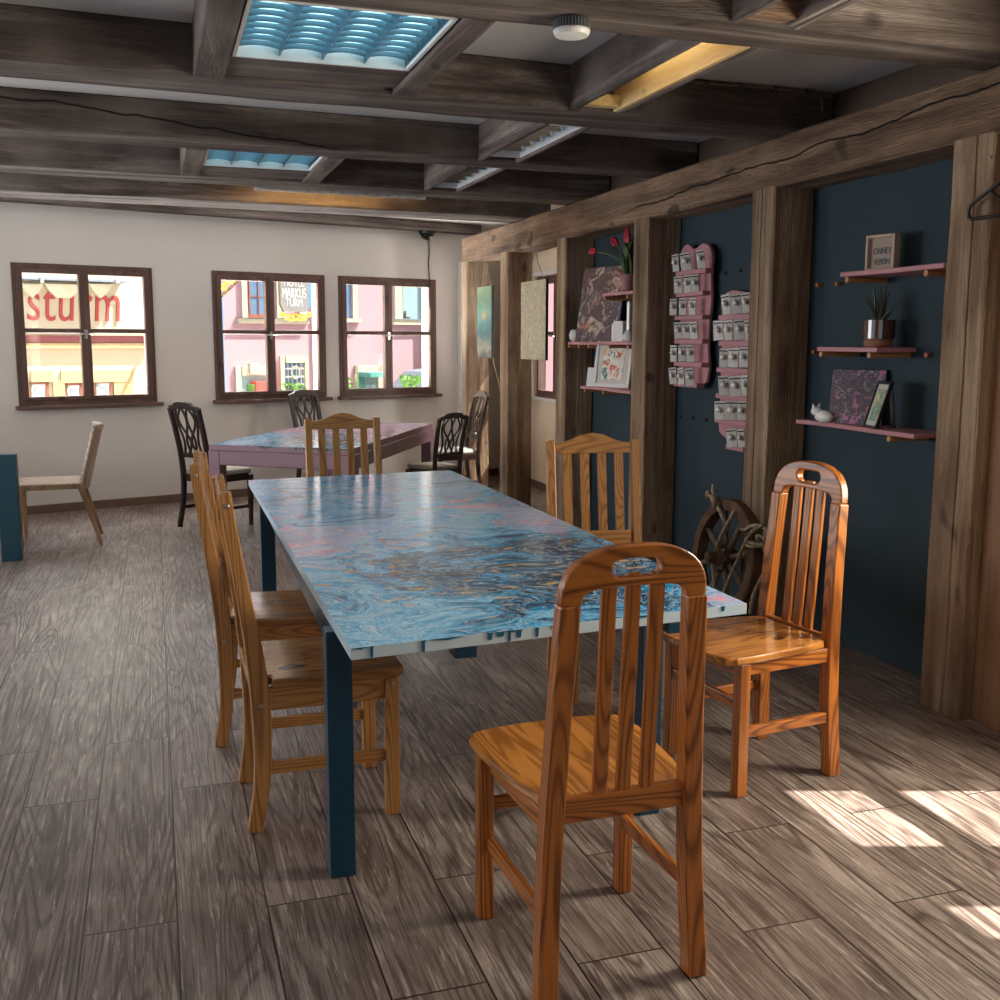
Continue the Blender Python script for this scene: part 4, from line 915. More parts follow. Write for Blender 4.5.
r = thing('petrol_table', 'petrol blue table cut off by the left edge of the view', 'table', (-.934, 8.006, 0), R(-2))
TP = flat('petrol_table_paint', rgb(26, 66, 80), .45)
for (x, y) in ((-.13, 0), (-.75, .82), (-1.72, 0), (-1.72, .82)):
    bm = new(); box(bm, x, x+.13, y, y+.085, 0, .752); obj('leg', bm, TP, r, .004)
bm = new(); box(bm, -1.59, -.13, .01, .075, .62, .70); obj('apron', bm, TP, r, .004)
bm = new(); box(bm, -1.59, -.75, .83, .895, .62, .70); obj('apron', bm, TP, r, .004)
bm = new(); prism(bm, [(-1.72, -.01), (-.135, -.01), (-.135, .06), (-.70, .92), (-1.72, .92)], .70, .755, 'z'); obj('tabletop', bm, flat('white_table_top', rgb(236, 236, 234), .4), r, .004)

# ================================================================== NICHE SHELVES
XA = Vector((1, 0, 0))
def nx(px, py, X): p = at(px, py, XA, X); return p.y, p.z
def shelf(label, y0, y1, z, dowels, group, waves=0.012, x0=3.095, x1=3.323, seed=0):
    r = thing('wall_shelf', label, 'shelf', (x1, (y0+y1)/2, z), 0, group); L = y1-y0
    n = 24; fr = [(x0-x1 + waves*sin(seed+6.0*i/n) + (waves*2.2*sin(pi*i/n) if waves > .013 else 0), -L/2+L*i/n) for i in range(n+1)]
    bm = new(); prism(bm, fr + [(0, L/2), (0, -L/2)], -.022, 0, 'z'); obj('board', bm, M['pink'], r, .004)
    for d in dowels:
        bm = new(); lathe(bm, [(0, 0), (.013, 0), (.013, x1-x0-.004+.0), (0, x1-x0-.004)], 14, (x0-x1+.004, d-(y0+y1)/2, -.0355), 'x'); obj('dowel', bm, M['dowel'], r)
    return r
GA, GB = 'pink shelves in the tulip niche', 'pink shelves in the niche beside the hanger'
shelf('upper pink shelf of the tulip niche, under the pot', 6.64, 7.19, 1.884, (6.75, 7.13), GA, seed=1)
shelf('left middle pink shelf of the tulip niche, under the dark swirled canvas', 7.22, 7.855, 1.537, (7.42, 7.61, 7.82), GA, seed=2)
shelf('right middle pink shelf of the tulip niche, under the candlestick', 6.64, 7.20, 1.541, (6.72, 7.04), GA, seed=3)
shelf('lowest pink shelf of the tulip niche, under the framed print', 6.64, 7.545, 1.207, (7.13, 7.48), GA, seed=4)
shelf('topmost pink wavy shelf of the right niche, under the small lettered sign', 3.64, 4.335, 1.870, (3.76, 4.30), GB, .010, seed=5)
shelf('middle pink shelf of the right niche, under the potted succulent', 4.06, 4.522, 1.522, (4.11, 4.48), GB, .010, seed=2.2)
shelf('lowest and deepest pink wavy shelf of the right niche, under the flower canvas', 3.80, 4.703, 1.152, (3.96,), GB, .016, 3.11, seed=2.6)
for (px, py, lab) in ((819.4, 285, 'left wooden plug in the wall left of the lettered sign'), (839, 284, 'right wooden plug in the wall left of the lettered sign'), (815.5, 352, 'wooden plug left of the succulent shelf'), (929, 355, 'wooden plug right of the succulent shelf')):
    y, z = nx(px, py, 3.315); bm = new(); lathe(bm, [(0, -.02), (.011, -.02), (.011, .012), (0, .012)], 12, (0, 0, 0), 'x'); o = obj('wall_plug', bm, M['copper']); o.location = (3.317, y, z); tag(o, lab, 'plug', 'wooden plugs in the niche wall')
for k, (px, py) in enumerate(((740.5, 270.6), (725.5, 273), (680.5, 417), (693, 418), (706, 420))):
    y, z = nx(px, py, 3.325); bm = new(); lathe(bm, [(0, -.002), (.012, -.002), (.012, .01), (0, .01)], 12, (0, 0, 0), 'x'); o = obj('drill_hole', bm, M['hole']); o.location = (3.325, y, z)
    tag(o, ('right drill hole above the right earring rack', 'left drill hole above the right earring rack', 'leftmost of three drill holes below the left earring rack', 'middle one of three drill holes below the left earring rack', 'rightmost of three drill holes below the left earring rack')[k], 'hole', 'drill holes in the niche wall')

def canvas_on(name, label, cat, mats, w, h, t, loc, rz, lean, parts=True, sides=None):   # stands on a shelf, leaning back; local x width, front -y
    r = thing(name, label, cat, loc, rz); r.rotation_euler = (0, 0, rz)
    bm = new(); box(bm, -w/2, w/2, 0, t, 0, h); o = obj('canvas', bm, [sides or M['canvas_edge'], mats], r, .002, warp=lambda c: (c.x, c.y+c.z*lean, c.z))
    for p in o.data.polygons:
        if p.normal.y < -.8: p.material_index = 1
    return r
# tulip niche
canvas_on('swirl_canvas', 'dark swirled abstract canvas leaning on the left middle shelf', 'painting', M['art_dark'], .50, .56, .025, (3.175, 7.47, 1.537), R(-74), .16)
r = thing('bowl', 'small white cup at the left end of the left middle shelf', 'cup', (3.15, 7.79, 1.537))
bm = new(); lathe(bm, [(0, 0), (.03, 0), (.052, .025), (.056, .05), (.045, .085), (.038, .095), (.034, .092), (.044, .05), (.03, .02), (0, .015)], 24); obj('body', bm, M['white_plastic'], r, smooth=True)
r = thing('gift_box', 'small white box beside the candlestick', 'box', (3.20, 7.02, 1.541), R(8))
bx('box_body', -.045, .045, -.06, .06, 0, .145, M['white_plastic'], r, .004); bx('lid_band', -.047, .047, -.062, .062, .115, .120, M['card'], r)
bm = new(); lathe(bm, [(0, 0), (.018, 0), (.018, .12), (.006, .135), (0, .16)], 14, (-.035, .065, 0)); obj('small_candle', bm, M['pearl'], r)
r = thing('candlestick', 'white candlestick with a slim candle on the right middle shelf', 'candlestick', (3.17, 6.86, 1.541))
bm = new(); lathe(bm, [(0, 0), (.035, 0), (.042, .02), (.044, .04), (.03, .062), (.018, .075), (.02, .085), (0, .085)], 20); obj('holder', bm, M['white_plastic'], r, smooth=True)
bm = new(); lathe(bm, [(0, .08), (.017, .08), (.0155, .27), (.006, .28), (0, .28)], 14); obj('candle', bm, M['pearl'], r)
r = thing('framed_print', 'white framed colourful print leaning on the lowest shelf of the tulip niche', 'picture', (3.185, 7.20, 1.207), R(-72)); LN = lambda c: (c.x, c.y+c.z*.14, c.z)
bm = new(); w, h = .40, .335
for a in ((-w/2, -w/2+.032, 0, h), (w/2-.032, w/2, 0, h), (-w/2+.032, w/2-.032, h-.03, h), (-w/2+.032, w/2-.032, 0, .03)): box(bm, a[0], a[1], -.006, .018, a[2], a[3])
obj('frame', bm, M['white_plastic'], r, .003, warp=LN)
bm = new(); box(bm, -w/2+.03, w/2-.03, .004, .012, .028, h-.028); obj('mat_board', bm, M['card'], r, warp=LN)
bm = new(); box(bm, -w/2+.085, w/2-.085, .001, .004, .055, h-.05); obj('print', bm, M['art_print'], r, warp=LN)
bm = new(); box(bm, -w/2-.004, w/2+.004, .018, .034, 0, h-.01); obj('backing', bm, M['canvas_edge'], r, warp=LN)
r = thing('framed_card', 'small white card standing in front of the framed print', 'card', (3.112, 7.40, 1.207), R(-70)); bm = new(); box(bm, -.05, .05, 0, .004, 0, .14); obj('sheet', bm, M['white_plastic'], r, warp=LN)
# tulip pot
y, z = 6.925, 1.884
r = thing('tulip_pot', 'red tulips in a pinkish pot on the upper shelf, half behind the post', 'plant', (3.19, y, z))
bm = new(); lathe(bm, [(0, 0), (.045, 0), (.052, .02), (.056, .10), (.062, .11), (.062, .125), (.05, .125), (.045, .11), (0, .105)], 20); obj('pot', bm, flat('pink_glazed_pot', rgb(150, 104, 104), .35, 0, .5, .2, 18), r, smooth=True)
bm = new(); tube(bm, [(-.02, .05, .12), (-.05, .085, .15), (-.06, .11, .145)], [.012, .015, .006]); obj('pot_ornament', bm, flat('pink_ribbon', rgb(180, 126, 120), .6), r)
gleaf = flat('tulip_leaf', rgb(70, 92, 52), .5, 0, .4, .25, 12); redt = flat('tulip_petal', rgb(168, 34, 54), .5, 0, .4, .25, 16)
tips = [((-.01, .03, .10), (-.01, .12, .23), (-.02, .34, .29), (-.03, .54, .318)), ((0, 0, .10), (-.01, .06, .22), (-.01, .13, .31), (-.01, .20, .352)), ((.01, -.01, .1), (0, -.005, .2), (0, .01, .30), (0, .02, .362))]
for tp in tips:
    bm = new(); tube(bm, tp, .006, 6); st = obj('stem', bm, gleaf, r)
    d = (Vector(tp[-1])-Vector(tp[-2])).normalized(); q = Vector((0, 0, 1)).rotation_difference(d)
    bm = new(); lathe(bm, [(0, -.03), (.018, -.02), (.026, .01), (.023, .045), (.010, .085), (0, .09)], 10); o = obj('tulip_flower', bm, redt, st, warp=lambda c: (c.x*(1+.25*sin(3*math.atan2(c.y, c.x))), c.y*(1+.25*sin(3*math.atan2(c.y, c.x))), c.z)); o.location = tp[-1]; o.rotation_euler = q.to_euler()
for (a, hh, ln) in ((.4, .36, .03), (1.4, .34, .05), (2.4, .28, .05), (3.6, .33, .04), (5.0, .36, .03), (1.9, .38, .03)):
    bm = new(); V = []; n = 8; dx, dy = cos(a), sin(a)
    for i in range(n+1):
        t = i/n; w = .050*sin(pi*min(1, .12+.88*t))**.8*(1-t*.35); c = Vector((dx*(.01+ln*t*t), dy*(.01+ln*t*t), .10+(hh-.1)*t)); s = Vector((-dy, dx, 0))*w
        V.append([bm.verts.new(c-s), bm.verts.new(c+Vector((dx, dy, 0))*-.008), bm.verts.new(c+s)])
    for A, B in zip(V, V[1:]):
        for k in (0, 1): bm.faces.new((A[k], A[k+1], B[k+1], B[k]))
    o = obj('leaf', bm, gleaf, r, smooth=True); m = o.modifiers.new('t', 'SOLIDIFY'); m.thickness = .003
# right niche
y0, z0 = nx(870.5, 269, 3.20); y1, _ = nx(891, 268, 3.20)
r = thing('lettered_sign', 'small square pale frame with dark lettering on the topmost right shelf', 'sign', (3.205, (y0+y1)/2, 1.870), R(-78)); w = .165; h = .165
bm = new()
for a in ((-w/2, -w/2+.014, 0, h), (w/2-.014, w/2, 0, h), (-w/2+.014, w/2-.014, h-.014, h), (-w/2+.014, w/2-.014, 0, .014)): box(bm, a[0], a[1], -.02, .022, a[2], a[3])
obj('frame', bm, flat('pale_wood_frame', rgb(196, 172, 152), .6), r, .004)
bm = new(); box(bm, -w/2+.012, w/2-.012, .0, .01, .012, h-.012); obj('board', bm, flat('taupe_board', rgb(168, 150, 134), .7), r)
words('lettering', 'OHNEY', .042, M['black'], r, (0, -.002, .078), (R(90), 0, 0), .001, .1, .9, 'CENTER', .0005).scale = (.76, 1, 1); words('lettering', 'VEREIN', .040, M['black'], r, (0, -.002, .030), (R(90), 0, 0), .001, 0, .85, 'CENTER', .0005).scale = (.80, 1, 1)
py_, pz_ = nx(878, 346, 3.20)
r = thing('potted_succulent', 'spiky dark succulent in a brown two-tone pot on the middle right shelf', 'plant', (3.20, py_, 1.522))
bm = new(); lathe(bm, [(0, 0), (.058, 0), (.064, .006), (.066, .04)], 28); obj('pot_base', bm, flat('bare_clay', rgb(150, 104, 84), .8), r, smooth=True)
bm = new(); lathe(bm, [(.066, .04), (.072, .04), (.073, .124), (.066, .125), (.064, .11), (0, .11)], 28); obj('pot', bm, flat('brown_glaze', rgb(86, 60, 50), .12, 0, .6), r, smooth=False)
rnd = random.Random(5); aloe = flat('dark_aloe', rgb(58, 66, 48), .4, 0, .5, .2, 20)
for k in range(17):
    a = k*2.4; ln = rnd.uniform(.06, .16) if k > 3 else .19; out = (.25+.75*rnd.random())*(.085 if k > 3 else .03); bm = new(); n = 6
    tube(bm, [(cos(a)*(.010+out*(i/n)**1.2), sin(a)*(.010+out*(i/n)**1.2), .108+ln*(i/n)**.9*(1 if k > 3 else .9)) for i in range(n+1)], [.0095*(1-i/n*.9)+.001 for i in range(n+1)], 6); obj('leaf', bm, aloe, r)
fy, fz = nx(838, 417, 3.19)
canvas_on('flower_canvas', 'small dark canvas of pink and lilac blossoms on the lowest right shelf', 'painting', M['art_flowers'], .265, .262, .036, (3.205, 4.335, 1.152), R(-58), .14)
r = thing('framed_picture', 'small black framed narrow picture leaning right of the blossom canvas', 'picture', (3.135, 4.125, 1.152), R(-105)); LN2 = lambda c: (c.x, c.y+c.z*.30, c.z); w, h = .15, .215
bm = new()
for a in ((-w/2, -w/2+.013, 0, h), (w/2-.013, w/2, 0, h), (-w/2+.013, w/2-.013, h-.013, h), (-w/2+.013, w/2-.013, 0, .013)): box(bm, a[0], a[1], -.006, .012, a[2], a[3])
obj('frame', bm, M['black'], r, .002, warp=LN2)
bm = new(); box(bm, -w/2+.012, w/2-.012, .002, .010, .012, h-.012); obj('mat_board', bm, M['card'], r, warp=LN2)
bm = new(); box(bm, -w/2+.034, w/2-.034, .0005, .002, .034, h-.034); obj('print', bm, M['art_small'], r, warp=LN2)
bm = new(); box(bm, -.02, .02, .082, .086, 0, .17); obj('easel_strut', bm, M['black'], r, warp=lambda c: (c.x, c.y+.03-c.z*.12, c.z))
gy, gz = nx(826, 418, 3.15)
r = thing('cat_figurine', 'small white curled animal figurine in front of the blossom canvas', 'figurine', (3.128, gy, 1.152), R(90))
bm = new(); bmesh.ops.create_uvsphere(bm, u_segments=20, v_segments=12, radius=1); 
o = obj('body', bm, M['pearl'], r, smooth=True, warp=lambda c: (c.x*.060*(1-.12*c.z), c.y*.036, .030+c.z*.032)); o.location = (-.012, 0, 0)
bm = new(); bmesh.ops.create_uvsphere(bm, u_segments=16, v_segments=10, radius=1); box(bm, 9, 9.1, 0, .1, 0, .1); bm.verts.ensure_lookup_table()
bmesh.ops.delete(bm, geom=[v for v in bm.verts if v.co.x > 5], context='VERTS')
for s in (-1, 1):
    vv = [bm.verts.new(p) for p in ((-.2, s*.35, .6), (.5, s*.25, .65), (.1, s*.95, .55), (.1, s*.85, 1.7))]
    for f in ((0, 1, 3), (1, 2, 3), (2, 0, 3), (0, 2, 1)): bm.faces.new([vv[i] for i in f])
o = obj('head', bm, M['pearl'], r, warp=lambda c: (c.x*.028, c.y*.026, c.z*.024)); o.location = (.052, 0, .052)

# ================================================================== EARRING RACKS
def rack(label, X, px_out, rails, yr):
    r = thing('earring_rack', label, 'rack', (0, 0, 0)); pts = [nx(px, py, X) for px, py in px_out]
    bm = new(); prism(bm, pts, X, X+.022, 'x'); obj('back_board', bm, M['pink'], r, .004)
    for (pa, pb) in rails:
        (y0, z0), (y1, z1) = nx(*pa, X-.03), nx(*pb, X-.03); z = (z0+z1)/2
        bm = new(); box(bm, X-.055, X, min(y0, y1), max(y0, y1), z-.014, z+.014); obj('rail', bm, M['pink'], r, .003)
    bm = new(); lathe(bm, [(0, 0), (.012, 0), (.012, 3.325-X-.022), (0, 3.325-X-.022)], 12, (X+.022, yr[0], yr[1]), 'x'); obj('wall_spacer', bm, M['dowel'], r)
    return r
rack('heart-topped pink earring rack, left of the two', 3.27,
     [(681, 252), (683.5, 246.5), (687, 244), (690.5, 246), (693.5, 249.5), (698, 246.5), (703, 243), (708, 244.5), (711, 250), (712, 258), (710.5, 275), (711, 300), (709, 320), (707.5, 345), (708.5, 370), (706, 382), (700, 387), (694, 386.5), (688, 387), (682, 385.5), (678, 380), (679, 360), (680, 330), (681, 290)],
     [((679, 274), (709, 270.5)), ((679, 295), (706, 293)), ((678, 318.5), (706, 316.5)), ((677.5, 342.5), (705.5, 340.5)), ((677, 365), (705, 363.5)), ((676.5, 385), (700, 384.5))], (6.0, 1.42))
rack('pink earring rack half hidden by the post, right of the two', 3.27,
     [(723, 296), (727, 292), (733, 290), (740, 291), (748, 293), (758, 298), (757, 340), (755, 380), (752, 420), (748, 446), (742, 452), (733, 449), (727, 440), (719, 432), (718.5, 420), (720, 395), (721, 360), (722, 330)],
     [((722, 318.5), (758, 315.5)), ((722, 344.5), (756, 342.5)), ((720, 371.5), (755, 369.5)), ((719, 398), (753, 396)), ((718, 423), (751, 421)), ((729, 449), (747, 447))], (5.55, 1.30))
proto = None
ORD = ('top', 'second', 'third', 'fourth', 'fifth', 'bottom')
def cards(rackname, rows):
    global proto
    for i, row in enumerate(rows):
        for j, (xa, xb, ya, yb_) in enumerate(row):
            y, z = nx((xa+xb)/2, (ya+yb_)/2, 3.195); h = (yb_-ya)/1060*6.2
            pos = ('left', 'middle', 'right', 'far right')[j] if len(row) > 2 else ('left', 'right')[j]
            lab = 'earring card, %s in the %s row of the %s' % (pos, ORD[i], rackname)
            if proto is None:
                proto = thing('earring_card', lab, 'card'); b = new(); box(b, -.031, .031, -.001, .001, -.058, .058); obj('sheet', b, M['card'], proto)
                b = new(); box(b, -.035, .035, -.006, .006, -.061, .063); obj('clear_sleeve', b, M['bag'], proto)
                b = new(); lathe(b, [(0, -.017), (.012, -.012), (.017, 0), (.012, .012), (0, .017)], 12, (.0, -.016, .004)); obj('pearl', b, M['pearl'], proto, smooth=True)
                b = new(); box(b, -.028, .028, -.0025, -.0012, .040, .047); obj('printed_line', b, M['hole'], proto)
                b = new(); tube(b, [(-.006, -.004, .028), (.008, -.018, .02), (.017, -.016, -.004), (.012, -.010, -.02)], .002, 5); obj('ear_wire', b, M['iron'], proto)
                c = proto
            else: c = dup(proto, (0, 0, 0), 0, lab)
            c['label'] = lab; c['group'] = 'earring cards on the '+rackname
            c.location = (3.195, y, z); c.rotation_euler = (0, R(-8+((i*7+j*5) % 5)*2), R(-68+((i*5+j*3) % 4)*7)); s = h/.124; c.scale = (max(.8, (xb-xa)/8.2), 1, s)
cards('heart-topped rack', [
    [(672, 679, 253, 273), (681, 690, 251.5, 271.5), (697, 704, 249, 269)], [(674, 682, 275, 294.5), (684, 691, 274, 293.5), (691.5, 698, 273.5, 293)],
    [(670, 676.5, 297.6, 316.5), (679, 686, 297, 316), (689, 695.5, 297, 315.5)], [(674.5, 681.5, 321, 340), (682.5, 689, 321, 339.5), (690, 697, 321, 340)],
    [(670, 677, 344, 363), (678.5, 685, 344, 362.5), (686.5, 694, 344, 363)], [(669, 676.5, 366, 385.5), (677.5, 684, 366.5, 386), (685.5, 693, 367, 387.5)]])
cards('half-hidden rack', [
    [(722, 730, 294, 315), (732, 740, 293.5, 314), (742.5, 749.5, 292.5, 313)], [(714, 722.5, 320, 341), (724.5, 732, 320, 340.5), (735, 743, 319, 340), (745.5, 752, 320, 341)],
    [(720, 727, 348, 368), (729, 737.5, 347.5, 368), (739.5, 748, 347, 367.5)], [(719.5, 728, 375, 396), (730.6, 740, 375.5, 397), (742, 749, 375, 396)],
    [(714.5, 725, 400.5, 420.5), (726, 736.5, 400, 420.5), (738, 746, 400.5, 421)], [(727, 736, 428, 448), (738, 744.5, 428.5, 448)]])

# ================================================================== WHEEL AND ROPE
WC = at(722.5, 556, XA, 3.0); RW = .335
wr = thing('spoked_wheel', 'old wooden spoked wheel leaning on the post under the earring racks', 'wheel', (WC.x-.02, WC.y, .004), 0)
TILT = R(7)
def wl(c): # build about the hub, then lean back against the post
    v = Matrix.Rotation(TILT, 3, 'Y') @ Vector((c[0], c[1], c[2]+RW)); return v
bm = new(); n = 48
ring = []
for k in range(n):
    a = 2*pi*k/n; ring.append([bm.verts.new((x, rr*cos(a), rr*sin(a))) for x, rr in ((-.034, .268), (-.036, .280), (-.034, RW-.008), (-.028, RW), (.030, RW), (.034, .268))])
for k in range(n):
    A, B = ring[k], ring[(k+1) % n]
    for i in range(6): bm.faces.new((A[i], B[i], B[(i+1) % 6], A[(i+1) % 6]))
obj('rim', bm, M['wheel_rim'], wr, .004, warp=wl)
for k in range(8):
    a = 2*pi*(k+.5)/8 + .1; bm = new(); d = Vector((0, cos(a), sin(a)))
    tube(bm, [d*t for t in (.05, .09, .13, .19, .25, .272)], [.018, .020, .015, .019, .014, .013], 10); obj('spoke', bm, M['wheel'], wr, warp=wl, smooth=True)
bm = new(); lathe(bm, [(0, .06), (.05, .055), (.062, .03), (.062, -.03), (.05, -.06), (.035, -.075), (.032, -.115), (.026, -.122), (0, -.124)], 20, (0, 0, 0), 'x'); obj('hub', bm, M['wheel_rim'], wr, warp=wl)
star = [((.085 if k % 2 == 0 else .062)*cos(k*pi/8), (.085 if k % 2 == 0 else .062)*sin(k*pi/8)) for k in range(16)]
bm = new(); prism(bm, star, -.050, -.036, 'x'); obj('hub_plate', bm, M['iron'], wr, .003, warp=wl)
def rp(name, label, paths, rad=.011):
    bm = new()
    for p in paths:
        P = [Vector(q) for q in p]; out = []
        for i in range(len(P)-1):
            p0, p1, p2, p3 = P[max(i-1, 0)], P[i], P[i+1], P[min(i+2, len(P)-1)]
            for s in range(5):
                t = s/5; out.append(.5*((2*p1)+(p2-p0)*t+(2*p0-5*p1+4*p2-p3)*t*t+(3*p1-p0-3*p2+p3)*t**3))
        out.append(P[-1]); tube(bm, out, rad, 7)
    o = obj(name, bm, M['rope'], None, smooth=True, warp=wl); o.location = wr.location; return tag(o, label, 'rope', 'ropes tied round the spoked wheel')
def wv(px, py, dx=-.055):   # a point just in front of the wheel plane
    p = at(px, py, XA, 3.0+dx); return (dx, p.y-wr.location.y, p.z-RW-.004)
import itertools
def loop(c, rx, rz, ph=0, n=10): return [(c[0]+.03*cos(2*pi*k/n+ph), c[1]+rx*cos(2*pi*k/n), c[2]+rz*sin(2*pi*k/n)) for k in range(n+1)]
K1 = wv(707, 503); K2 = wv(759, 537, -.03)
rp('rope', 'hemp rope knotted at the upper left of the wheel rim and crossing the spokes', [
    [wv(702.5, 485), wv(703, 493), K1, wv(711, 511), wv(716, 520), wv(722, 530, -.02)],
    loop(K1, .022, .026), loop((K1[0], K1[1]+.01, K1[2]+.012), .026, .018, 1), [wv(698, 495), wv(702, 498), wv(706, 506), wv(703, 500)],
    [wv(725.5, 511), wv(722, 520), wv(717, 532), wv(713, 545), wv(710, 562), wv(712, 575), wv(714, 588), wv(713, 600), wv(716, 612)],
    [wv(699, 498), wv(697, 494), wv(699.5, 493)]])
rp('rope', 'hemp rope tied round the right side of the wheel rim, its end trailing down', [
    [wv(733.5, 530), wv(738, 531), wv(742, 527.5), wv(750, 526), wv(755, 528, 0), wv(757, 532, .02)],
    [wv(754, 526), wv(748, 529), wv(741, 538), wv(737, 549), wv(734, 560), wv(729, 574), wv(725, 588), wv(722, 602)],
    [wv(757, 545), wv(752, 547), wv(744, 547.5), wv(740, 545), wv(742, 543), wv(750, 545), wv(757, 543, 0)],
    loop(K2, .03, .03), loop((K2[0], K2[1]-.012, K2[2]+.02), .032, .022, 1), loop((K2[0]-.01, K2[1]+.012, K2[2]-.03), .024, .03, 2), [wv(762, 530), wv(759, 537), wv(764, 541), wv(761, 528)],
    [K2, wv(760, 555), wv(761, 570), wv(757, 582), wv(752, 597), wv(751, 615)], [wv(756, 546), wv(759, 552), wv(760, 548)]], .010)

# ================================================================== HANGING CANVASES, COAT HANGER
def hanging(name, label, mat, y0, y1, z0, z1, x, apex, tails, rz=0):
    r = thing(name, label, 'painting', (x, (y0+y1)/2, (z0+z1)/2), rz); w, h = (y1-y0)/2, (z1-z0)/2
    bm = new(); box(bm, -.012, .014, -w, w, -h, h); o = obj('canvas', bm, [M['canvas_edge'], mat], r, .002)
    for p in o.data.polygons:
        if p.normal.x < -.8: p.material_index = 1
    bm = new()
    for s in (-.75, .75): tube(bm, [(.012, s*w, h-.02), (.005, s*.3*w, h+(apex-h-(z0+z1)/2)*.5), (0, 0, apex-(z0+z1)/2)], .0035, 5)
    for t_ in tails: tube(bm, [(.0, t_[0]*w, -h+.01), (-.004, t_[0]*w+t_[1]*.5, -h-.13), (0, t_[0]*w+t_[1], -h-.30)], .0035, 5)
    obj('cord', bm, M['rope'], r)
hanging('teal_canvas', 'tall teal and green canvas hanging in the bay nearest the corner', M['art_teal'], 9.96, 10.44, 1.375, 2.072, 3.15, 2.352, [(-.9, -.28)])
hanging('gold_canvas', 'tall pale gold textured canvas hanging in front of the side window', M['art_gold'], 8.45, 9.085, 1.380, 2.056, 3.15, 2.36, [(.9, .21)])
r = thing('coat_hanger', 'black plastic coat hanger on the plank wall at the right edge', 'hanger', (3.05, nx(968, 214, 3.05)[0]-.212, nx(980, 218, 3.05)[1]))
bm = new(); tube(bm, [(0, .205, .010), (0, .19, .0), (0, -.19, 0), (0, -.205, .010), (0, -.212, .03), (0, -.20, .055), (0, -.10, .10), (0, -.03, .135), (0, 0, .142), (0, .03, .135), (0, .10, .10), (0, .20, .055), (0, .212, .03), (0, .205, .010)], .0075, 8, False)
tube(bm, [(0, .10, .10), (0, .055, .062), (0, .03, .052), (0, -.03, .052), (0, -.055, .062), (0, -.10, .10)], .006, 8); obj('frame', bm, M['black'], r, smooth=True)
bm = new(); tube(bm, [(0, 0, .14), (0, 0, .175)] + [(0, .022-.022*cos(a)-0, .20+.028*sin(a)) for a in [-.5+q*.5 for q in range(8)]], .0035, 7); obj('hook', bm, M['metal'], r, smooth=True)
r = thing('hanger_peg', 'wooden peg carrying the black coat hanger', 'peg', (3.156, nx(968, 214, 3.05)[0]-.212, nx(980, 218, 3.05)[1]+.215)); bm = new(); lathe(bm, [(0, -.125), (.012, -.125), (.009, 0), (0, 0)], 12, (0, 0, 0), 'x'); obj('peg', bm, M['dowel'], r)
y, z = nx(984, 418, 3.15)
r = thing('wall_hook', 'tiny metal hook on the plank wall below the coat hanger', 'hook', (3.156, y, z)); bm = new(); tube(bm, [(0, 0, .02), (-.012, 0, .018), (-.02, 0, .0), (-.014, 0, -.016), (-.004, 0, -.012)], .005, 7); lathe(bm, [(0, -.003), (.010, -.003), (.010, 0), (0, 0)], 10, (0, 0, .02), 'x'); obj('hook', bm, M['metal'], r)

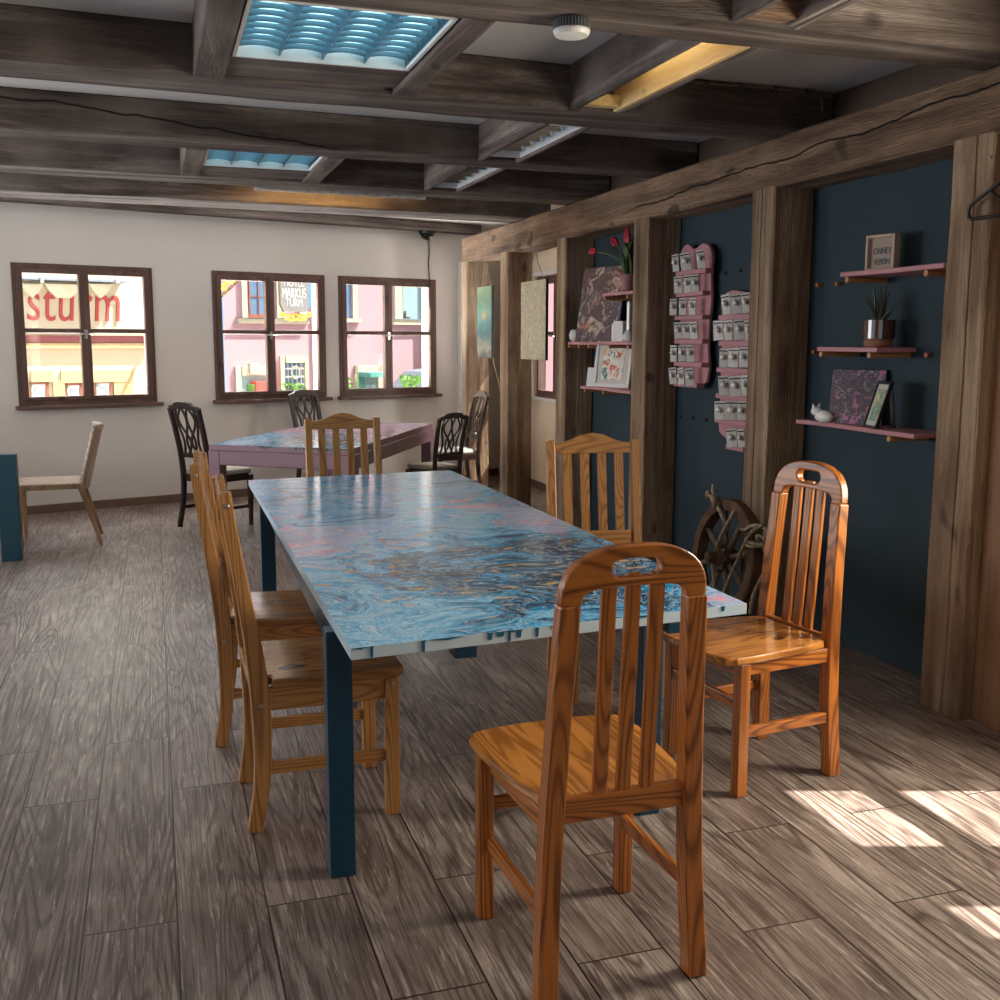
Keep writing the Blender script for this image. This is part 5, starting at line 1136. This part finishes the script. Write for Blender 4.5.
# ================================================================== LIGHT
def area(name, loc, rot, sx, sy, e, col=(1, 1, 1)):
    l = bpy.data.lights.new(name, 'AREA'); l.shape = 'RECTANGLE'; l.size = sx; l.size_y = sy; l.energy = e; l.color = col
    o = bpy.data.objects.new(name, l); COL.objects.link(o); o.location = loc; o.rotation_euler = rot; return o
sun = bpy.data.lights.new('sun', 'SUN'); sun.energy = 14; sun.angle = R(.53); sun.color = (1, .93, .80)
so = bpy.data.objects.new('sun', sun); COL.objects.link(so)
sd = Vector((-.951, .308, -1.5)).normalized(); so.rotation_euler = Vector((0, 0, -1)).rotation_difference(sd).to_euler()
for i, y in enumerate((.67, 3.27, 5.87, 8.07)):
    area('window_daylight', (-3.42, y, 1.57), (0, R(-110), R(-12)), 1.3, 1.3, (1, 4, 60, 38)[i], (.92, .96, 1))
area('window_daylight', (3.355, 2.36, 1.55), (0, R(90), 0), 1.2, .60, 58, (1, .90, .70))
area('window_daylight', (3.355, 1.2, 1.55), (0, R(90), 0), 1.2, .9, 10, (1, .92, .78))
area('window_daylight', (-.4, -2.32, 1.55), (R(90), 0, 0), 1.5, 1.3, 1, (.95, .97, 1))
area('window_daylight', (4.02, 9.62, 1.6), (0, R(90), 0), 1.2, .34, 24, (1, .97, .9))  # added lamp at window_4's widened, unseen end, to brighten the bay
for a_, b_ in WINS:
    p = WD*((a_+b_)/2) + WN*(WALLC+.95)
    area('window_daylight', (p.x, p.y, 2.75), (R(-52), 0, WA), 1.5, .9, 60, (.86, .93, 1))
    area('street_bounce', (p.x, p.y, .25), (R(-128), 0, WA), 1.5, .8, 230, (1, .97, .92))
w = bpy.data.worlds.new('sky'); SC.world = w; w.use_nodes = True; nt = w.node_tree; bg = nt.nodes['Background']
bg.inputs[0].default_value = (.82, .90, 1, 1); bg.inputs[1].default_value = 1.2

# ================================================================== CAMERA
cam = bpy.data.cameras.new('camera'); co = bpy.data.objects.new('camera', cam); COL.objects.link(co)
cam.sensor_width = 36; cam.sensor_fit = 'HORIZONTAL'; cam.lens = 36*F/1000; cam.shift_x = -(CX-500)/1000; cam.shift_y = (CY-500)/1000
cam.clip_start = .05; cam.clip_end = 200
m = Matrix((( _r.x, _u.x, -_fw.x, EYE.x), (_r.y, _u.y, -_fw.y, EYE.y), (_r.z, _u.z, -_fw.z, EYE.z), (0, 0, 0, 1)))
co.matrix_world = m; SC.camera = co
SC.view_settings.view_transform = 'Standard'; SC.view_settings.look = 'None'; SC.view_settings.exposure = .40; SC.view_settings.gamma = 1
SC.view_settings.use_curve_mapping = False
SC.cycles.max_bounces = 8; SC.cycles.diffuse_bounces = 5; SC.cycles.transparent_max_bounces = 12
SC.cycles.use_denoising = True; SC.cycles.sample_clamp_indirect = 6; SC.cycles.caustics_reflective = False; SC.cycles.caustics_refractive = False
